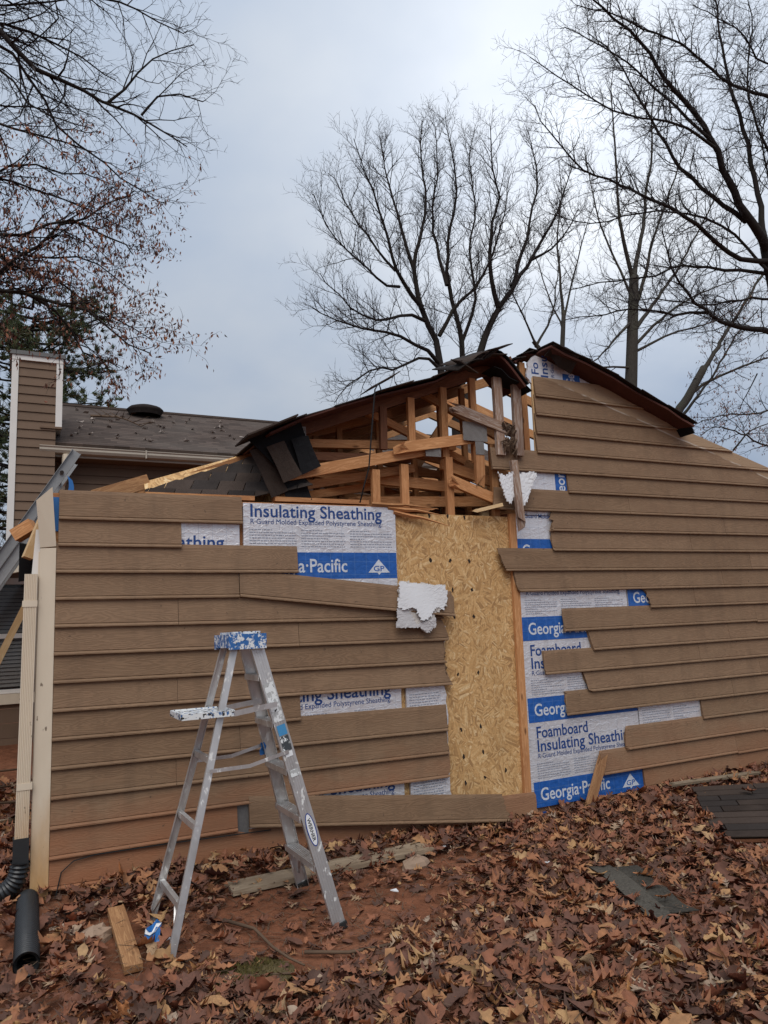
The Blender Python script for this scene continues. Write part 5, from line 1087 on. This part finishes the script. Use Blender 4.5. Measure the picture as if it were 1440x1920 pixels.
# left oak with clinging brown leaves, trunk outside the frame
LOK = dict(step=(0.15, 0.11, 0.09), len=(0.85, 0.36, 0.16), ang=(25, 60), up=0.0, curl=-0.01, wob=0.2, thin=0.68, t0=0.10, rmin=0.0028, rk=(0.014, 0.006, 0.004), levels=3, rs=0.25)
def low_leafy(q): return q.z < 6.9
TL = (-1.77,3.00,6.11)
tree('oak_tree', 'oak with clinging brown leaves reaching in from the left edge', ([(-1.67,3.00,-0.65), (-1.69,3.00,1.63), (-1.67,3.00,3.63), (-1.74,3.00,6.11), (-1.80,3.00,7.60)], 0.30, 0.16), [
 ([(-1.80,3.00,7.11), (-1.21,2.96,8.15), (-0.60,2.92,8.22), (-0.40,2.88,7.93), (-0.16,2.84,7.81), (0.18,2.80,7.70), (0.32,2.76,7.57), (0.52,2.72,7.51), (0.88,2.68,7.47), (1.00,2.64,7.29), (1.37,2.60,7.18)], 0.085, 0.006),
 ([(0.53,2.80,7.57), (0.78,2.72,7.88), (1.00,2.65,8.20), (1.30,2.58,8.39), (1.43,2.50,8.41)], 0.026, 0.005), ([(0.88,2.70,7.48), (1.02,2.63,7.66), (1.23,2.57,7.75), (1.58,2.50,7.71)], 0.022, 0.005),
 ([(-1.81,3.00,7.29), (-1.12,3.10,8.30), (-0.61,3.20,8.54), (-0.36,3.30,8.62), (-0.01,3.40,8.63), (0.41,3.50,8.59), (0.70,3.60,8.48)], 0.05, 0.006), ([(-1.57,3.00,7.67), (-0.87,3.00,8.51), (-0.30,3.00,9.07), (0.45,3.00,9.07), (0.76,3.00,9.06), (1.15,3.00,9.04), (1.50,3.00,9.00)], 0.05, 0.005),
 ([(-1.78,3.00,6.81), (-1.11,3.06,8.13), (-0.60,3.11,8.17), (-0.36,3.17,7.98), (-0.13,3.22,7.74), (0.11,3.28,7.37), (0.51,3.33,7.18), (0.73,3.39,7.07), (1.02,3.44,6.94), (1.30,3.50,6.90)], 0.05, 0.005),
 ([(-1.76,3.00,6.40), (-0.86,2.90,7.07), (-0.56,2.80,7.02), (-0.27,2.70,6.90), (0.09,2.60,6.86), (0.38,2.50,6.70)], 0.04, 0.005), ([(-1.73,3.00,5.83), (-0.85,3.08,6.50), (-0.55,3.17,6.66), (-0.37,3.25,6.86), (0.15,3.33,6.95), (0.43,3.42,7.04), (0.74,3.50,7.01)], 0.035, 0.005),
 ([(-1.69,3.00,4.71), (-0.89,3.00,5.06), (-0.51,3.00,5.42), (-0.29,3.00,5.66), (0.00,3.00,6.02), (0.30,3.00,6.25), (0.65,3.00,6.52), (0.83,3.00,6.67)], 0.055, 0.006), ([(-1.73,3.00,5.37), (-0.82,2.93,5.75), (-0.52,2.86,5.74), (-0.34,2.79,5.72), (-0.01,2.71,5.93), (0.32,2.64,5.94), (0.61,2.57,5.76), (0.77,2.50,5.60)], 0.05, 0.006),
 ([(-1.72,3.00,5.26), (-0.82,3.08,5.77), (-0.53,3.17,5.79), (-0.14,3.25,5.77), (0.33,3.33,5.90), (0.66,3.42,5.84), (0.88,3.50,5.67)], 0.04, 0.005), ([(-1.71,3.00,4.60), (-0.79,2.94,5.11), (-0.50,2.89,5.13), (-0.22,2.83,5.15), (0.15,2.77,5.03), (0.44,2.71,4.90), (0.63,2.66,4.75), (0.98,2.60,4.55)], 0.06, 0.006),
 ([(-0.22,2.90,5.18), (0.12,2.97,4.96), (0.31,3.05,4.70), (0.52,3.12,4.62), (0.73,3.20,4.57)], 0.028, 0.005), ([(-1.71,3.00,5.15), (-0.91,3.03,5.48), (-0.52,3.06,5.54), (-0.39,3.09,5.55), (-0.08,3.11,5.49), (0.34,3.14,5.29), (0.90,3.17,5.06), (1.11,3.20,4.95)], 0.04, 0.005),
 ([(-1.72,3.00,5.71), (-0.85,3.12,6.52), (-0.55,3.24,6.63), (-0.06,3.36,6.63), (0.48,3.48,6.58), (0.85,3.60,6.52)], 0.035, 0.005), ([(-1.82,3.00,7.47), (-1.13,3.08,8.48), (-0.62,3.16,8.70), (-0.24,3.24,8.95), (0.11,3.32,9.21), (0.42,3.40,9.49)], 0.035, 0.006), ([(-1.21,3.00,8.05), (-0.58,2.92,7.75), (-0.26,2.85,7.34), (0.01,2.78,7.23), (0.34,2.70,7.15)], 0.03, 0.005), ([(-1.57,3.00,7.67), (-0.83,3.08,8.79), (-0.30,3.16,9.14), (0.05,3.24,9.02), (-0.22,3.32,8.60), (-0.39,3.40,8.43)], 0.03, 0.006), ([(-1.74,3.00,6.11), (-0.89,3.12,7.41), (-0.47,3.25,7.56), (-0.09,3.38,7.73), (0.27,3.50,7.85)], 0.03, 0.005)],
 LOK, BARK, 'trees at the sides', leaves=hang_leaves(0.62, 0.056, None, low_leafy))
# pine behind the chimney
def pine():
    base = Vector((0.14,24.00,5.50)); top = Vector((-0.83,24.00,14.75))
    root = tag(empty('pine_tree', (base.x, base.y, 0.3)), 'green pine standing behind the sided chimney', 'tree', 'trees at the sides')
    GT = Geo(); GN = Geo(); GT.tube([(base.x, base.y, 0.2), (base.x-0.2, base.y, 6), (top.x, top.y, top.z)], [0.28, 0.2, 0.04], 8)
    for k in range(95):
        z = random.uniform(5.5, top.z-0.5); t = (z-5.5)/(top.z-6); L = (4.6-2.2*t)*random.uniform(0.6, 1.1); a = random.uniform(0, 6.28)
        c = Vector((base.x-0.2, base.y, z)); e = c+Vector((math.cos(a)*L, math.sin(a)*L, L*random.uniform(0.0, 0.35))); m_ = c.lerp(e, 0.5)+Vector((0, 0, -0.2))
        P = curve3([c, m_, e], 5); GT.tube(P, [0.06-0.005*i for i in range(len(P))], 4, False)
        for j in range(int(20*L/3)+4):
            q = P[min(len(P)-1, int(len(P)*random.uniform(0.35, 1.0)))]+rv()*0.28; d0 = (rv()*0.5+Vector((0, 0, 0.5))+(e-c).normalized()*0.4).normalized()
            GT.tube([P[-2], q], [0.014, 0.006], 3, False) if j % 4 == 0 else None
            for _ in range(26):
                d = (d0+rv()*0.55).normalized(); s = d.cross(rv()).normalized()*0.018; l = random.uniform(0.16, 0.30); o_ = q+rv()*0.03
                GN.add([o_-s, o_+s, o_+d*l], [(0, 1, 2)])
    GT.obj('trunk', BARK, root, True); o = GN.obj('crown', NEEDLE, root); o['kind'] = 'stuff'
pine()
BR = dict(UPR, step=(0.5, 0.3, 0.22), len=(1.6, 0.7, 0.3), rmin=0.010)
for i, (lab, px) in enumerate((('leafless tree left of the chimney, nearest the left edge', (-1.72,20.00,6.56)), ('leafless brushy tree close behind the left side of the chimney', (-0.91,26.00,7.82)))):
    b = Vector((px[0], px[1], 0.3)); lim = []
    for k in range(9):
        a = k*0.7+i; e = b+Vector((math.cos(a)*2.2, math.sin(a)*2.0, random.uniform(6, 9))); lim.append(([b+Vector((0, 0, 0.5+0.25*k)), b.lerp(e, 0.45)+Vector((math.cos(a)*0.5, 0, 0)), e], 0.07, 0.012))
    tree('bare_tree', lab, ([b, b+Vector((0, 0, 3))], 0.16, 0.10), lim, BR, BARKG)
for i, (lab, px) in enumerate((('twiggy grey tree at the right edge beyond the roof', (39.09,22.00,8.94)), ('twiggy grey tree farther right beyond the roof', (48.74,26.00,10.22)), )):
    b = Vector((px[0], px[1], 0.3)); lim = []
    for k in range(10):
        a = k*0.66+i; e = b+Vector((math.cos(a)*2.0, math.sin(a)*2.0, random.uniform(5.5, 8.0))); lim.append(([b+Vector((0, 0, 0.5+0.25*k)), b.lerp(e, 0.45)+Vector((math.cos(a)*0.5, 0, 0)), e], 0.06, 0.012))
    tree('bare_tree', lab, ([b, b+Vector((0, 0, 3))], 0.14, 0.10), lim, BR, BARKG, leaves=hang_leaves(0.08, 0.16))
# distant wood on the horizon
def far_wood():
    G = Geo()
    for k in range(900):
        a = random.uniform(-1.2, 1.5); d = random.uniform(60, 95); x = math.sin(a)*d; y = math.cos(a)*d; h = random.uniform(5, 11)
        P = [(x, y, 0)]
        G.tube([(x, y, 0), (x+random.uniform(-0.4, 0.4), y, h*0.5), (x+random.uniform(-1, 1), y, h)], [0.16, 0.11, 0.03], 3, False)
        for j in range(14):
            z = h*random.uniform(0.35, 0.95); l = random.uniform(1, 2.6); b = random.uniform(0, 6.28); G.tube([(x, y, z), (x+math.cos(b)*l, y+math.sin(b)*l, z+l*0.9)], [0.06, 0.02], 3, False)
    return G.obj('far_wood', BARKG)
tag(far_wood(), 'grey mass of distant leafless woodland along the horizon', 'woodland', kind='stuff')
# ------------------------------------------------------------------ fallen leaves
def leaf_mesh(kind, seed):
    rs = random.Random(seed)
    if kind == 0: prof = [(0, 0.008), (0.14, 0.012), (0.20, 0.05), (0.27, 0.19), (0.30, 0.06), (0.38, 0.07), (0.50, 0.36), (0.53, 0.20), (0.56, 0.08), (0.64, 0.08), (0.74, 0.33), (0.77, 0.16), (0.80, 0.07), (0.88, 0.07), (0.93, 0.13), (1.0, 0.0)]
    elif kind == 1: prof = [(0, 0.012), (0.12, 0.05), (0.22, 0.17), (0.32, 0.12), (0.42, 0.27), (0.52, 0.17), (0.64, 0.31), (0.74, 0.19), (0.86, 0.21), (0.95, 0.11), (1.0, 0.0)]
    elif kind == 2: prof = [(0, 0.012), (0.12, 0.08), (0.3, 0.20), (0.55, 0.24), (0.8, 0.15), (1.0, 0.0)]
    else: prof = [(0, 0.20), (0.10, 0.26), (0.22, 0.19), (0.40, 0.30), (0.5, 0.12), (0.62, 0.21), (0.74, 0.05)]
    cu = rs.uniform(-0.5, 1.7); be = rs.uniform(-0.9, 1.1); tw = rs.uniform(-1.1, 1.1); V = []; F = []; ph = rs.random()*6
    for t, w in prof:
        for s in (-1, -0.5, 0, 0.5, 1):
            ww = w*s*(1+0.22*rs.uniform(-1, 1)); tt = t+(0.09*abs(s)*(w/0.36) if w > 0.1 else 0)
            z = cu*ww*ww*1.6+be*(t-0.4)**2*0.7+tw*ww*(t-0.5)*0.9+0.03*math.sin(9*t+ph+4*s)
            V.append((tt-0.5, ww, z))
    n = len(prof)
    for i in range(n-1):
        for k in range(4): a = i*5+k; F.append((a, a+1, a+6, a+5))
    return V, F
LV = [leaf_mesh((0, 1, 0, 2, 1, 0, 3, 0, 0, 2, 0, 1, 0, 0, 1, 0)[i], 100+i) for i in range(16)]
LN = [(np.array(v), f) for v, f in LV]
CLAY = [((1.25, -0.85), 0.62, 0.40), ((1.75, -1.05), 0.60, 0.40), ((0.95, -1.12), 0.40, 0.30), ((1.15, -1.45), 0.45, 0.22), ((2.4, -0.72), 0.5, 0.22)]
def clayness(x, y):
    v = 0
    for (cx, cy), a, b in CLAY: v = max(v, 1.25-math.hypot((x-cx)/a, (y-cy)/b)*0.85)
    return max(0.0, min(1.0, v))
def blocked(x, y):
    if 0.0 < x < 8.2 and y > -0.03: return True
    u = Vector((x, y, 0))-Vector((5.10, -0.40, 0)); e1 = Vector((1.9, -1.1, 0)); e2 = Vector((-0.9, -1.05, 0)); det = e1.x*e2.y-e1.y*e2.x
    a = (u.x*e2.y-u.y*e2.x)/det; b = (e1.x*u.y-e1.y*u.x)/det
    if 0.02 < a < 1 and 0.0 < b < 0.98: return True
    a_ = Vector((3.30, -1.33)); d_ = Vector((-0.28, -0.82)); q = Vector((x, y))-a_; s = q.dot(d_)/d_.dot(d_); o = abs(q.x*d_.y-q.y*d_.x)/d_.length
    if 0 < s < 1 and o < 0.17: return random.random() < 0.9
    if abs(x+0.145) < 0.07 and -1.0 < y < 0: return True
    if 1.0 < x < 2.4 and abs(y+0.43) < 0.08: return random.random() < 0.85
    if abs(x-0.30) < 0.12 and -1.38 < y < -0.5: return True
    return False
def leaf_matrix(x, y, s, lift, flat=0.45):
    e = Euler((random.gauss(0, flat), random.gauss(0, flat), random.uniform(0, 6.28)))
    return Matrix.Translation((x, y, gz(x, y)+lift)) @ e.to_matrix().to_4x4() @ Matrix.Diagonal((s, s, s, 1))
def litter():
    VV = []; FF = []; base = 0; near = []
    cnt = 0
    while cnt < 24000:
        # spread evenly over the yard seen from the path, thinning with distance
        x = random.uniform(-2.5, 8.0); y = random.uniform(-5.2, 3.2) if x < 0.1 else random.uniform(-5.0, 0.0)
        if y < -2.2-0.36*x-0.9 or y < -4.2+0*x and x < 1: 
            if random.random() < 0.8: continue
        if x < -0.5 and y < -1.6: continue
        if blocked(x, y): continue
        c = clayness(x, y)
        if random.random() < c*0.90: continue
        s = random.choice((random.uniform(0.045, 0.11), random.uniform(0.08, 0.165)))*(0.75 if c > 0.2 else 1.0); lift = random.uniform(0.004, 0.075)*(1-c)+0.010
        cnt += 1; V, F = LN[cnt % 16]
        mw = np.array(leaf_matrix(x, y, s, lift, 0.40 if c < 0.3 else 0.2))
        P = V@mw[:3, :3].T+mw[:3, 3]; VV.append(P); FF += [tuple(i+base for i in f) for f in F]; base += len(V)
    o = mobj('leaf_litter', np.concatenate(VV), FF, LEAF, None, True); tag(o, 'thick brown oak leaf litter covering the yard around the clay', 'leaf litter', kind='stuff')
litter()
LM = []
for i, (v, f) in enumerate(LV):
    me = bpy.data.meshes.new('fallen_leaf'); me.from_pydata(v, [], f); me.materials.append(LEAF); me.polygons.foreach_set('use_smooth', [True]*len(me.polygons)); LM.append(me)
k = 0
while k < 290:
    if k < 215: y = random.uniform(-3.6, -1.3); x = random.uniform(-0.1, 3.6)
    elif k < 260: x = random.uniform(0.3, 2.7); y = random.uniform(-1.4, -0.25)
    else: x = random.uniform(2.9, 4.9); y = random.uniform(-1.6, -0.15)
    if k < 215 and y < -2.15-0.38*x: continue
    if blocked(x, y): continue
    c = clayness(x, y)
    if c > 0.45 and random.random() < 0.72: continue
    o = bpy.data.objects.new('fallen_leaf', LM[k % 16]); C.objects.link(o); o.parent = ground
    o.matrix_basis = leaf_matrix(x, y, random.uniform(0.10, 0.185)*(0.8 if c > 0.3 else 1), random.uniform(0.06, 0.09) if c < 0.3 else 0.02, 0.35 if c < 0.3 else 0.2); k += 1
# leaves lying on the fallen roof section and on the house roof
for (u, v) in ((0.25, 0.62), (0.48, 0.50), (0.20, 0.25), (0.55, 0.8), (0.4, 0.15), (0.65, 0.4)):
    p = rcp(u, v); o = bpy.data.objects.new('roof_leaf', LM[int(u*100) % 16]); C.objects.link(o); o.matrix_basis = Matrix.Translation((p.x, p.y, p.z+0.04)) @ Euler((0.1, 0.2, u*40)).to_matrix().to_4x4() @ Matrix.Diagonal((0.13, 0.13, 0.13, 1))
    tag(o, 'tan oak leaf lying on the fallen shingled roof section', 'leaf', 'leaves on the fallen roof section')
PALE = m_plain('pale_dry_leaf', (0.36, 0.30, 0.26), 0.8, 0.3)
for k in range(46):
    u = random.uniform(0.4, 4.6); v = random.uniform(0.05, 0.9)
    o = bpy.data.objects.new('roof_leaf', LM[k % 16].copy()) if k < 16 else bpy.data.objects.new('roof_leaf', bpy.data.meshes['roofleaf%d' % (k % 16)])
    if k < 16: o.data.name = 'roofleaf%d' % k; o.data.materials.clear(); o.data.materials.append(PALE)
    C.objects.link(o); o.matrix_basis = Matrix.Translation((u, YH-0.45+3.2*v, 5.44+1.74*v+0.06)) @ Euler((0.5, 0.1*random.gauss(0, 1), random.uniform(0, 6))).to_matrix().to_4x4() @ Matrix.Diagonal((0.16, 0.16, 0.16, 1))
    tag(o, 'pale dead leaf lying on the house roof', 'leaf', 'leaves on the house roof')
rb = curve3([(1.15, YH+1.72, 6.70), (1.5, YH+1.6, 6.68), (1.8, YH+1.35, 6.60), (2.2, YH+1.2, 6.40)], 4)
G = Geo(); G.tube(rb, [0.035-0.002*i for i in range(len(rb))], 5)
for q in rb[2:]: G.tube([q, q+Vector((random.uniform(-0.3, 0.4), random.uniform(-0.2, 0.2), 0.12))], [0.015, 0.004], 3)
tag(G.obj('fallen_branch', STICK), 'dead branch lying on the house roof left of the round vent', 'branch')
# moss patch
G = Geo()
for k in range(2600):
    r = math.sqrt(random.random()); a = random.uniform(0, 6.28); x = 0.86+0.20*r*math.cos(a); y = -1.47+0.17*r*math.sin(a); z = gz(x, y)+0.03*(1-r*r); d = Vector((random.gauss(0, 0.6), random.gauss(0, 0.6), 1)).normalized()*random.uniform(0.012, 0.035); s = d.cross(rv()).normalized()*0.003
    p = Vector((x, y, z)); G.add([p-s, p+s, p+d], [(0, 1, 2)])
V = [(0.86+0.2*r*math.cos(a*0.4), -1.47+0.17*r*math.sin(a*0.4), gz(0.86, -1.47)+0.012+0.025*(1-r*r)) for r in (0.05, 0.5, 1.0) for a in range(16)]
G.add(V, [(j*16+k, j*16+(k+1) % 16, (j+1)*16+(k+1) % 16, (j+1)*16+k) for j in range(2) for k in range(16)])
tag(G.obj('moss_patch', MOSS), 'small patch of green moss on the clay before the stepladder', 'moss', kind='stuff')
# dry straw and pine needles over the clay
G = Geo()
for k in range(5200):
    x = random.uniform(-0.3, 4.4); y = random.uniform(-3.0, -0.1); z = gz(x, y)+(0.012 if clayness(x, y) > 0.3 else random.uniform(0.02, 0.075)); a = random.uniform(0, 6.28); l = random.uniform(0.02, 0.09); d = Vector((math.cos(a)*l, math.sin(a)*l, random.uniform(-0.004, 0.02))); s = Vector((-math.sin(a), math.cos(a), 0))*0.0022
    p = Vector((x, y, z)); G.add([p-s, p+s, p+d+s, p+d-s], [(0, 1, 2, 3)])
tag(G.obj('straw_litter', STICK), 'scattered straw, needles and bark crumbs on the clay', 'straw', kind='stuff')
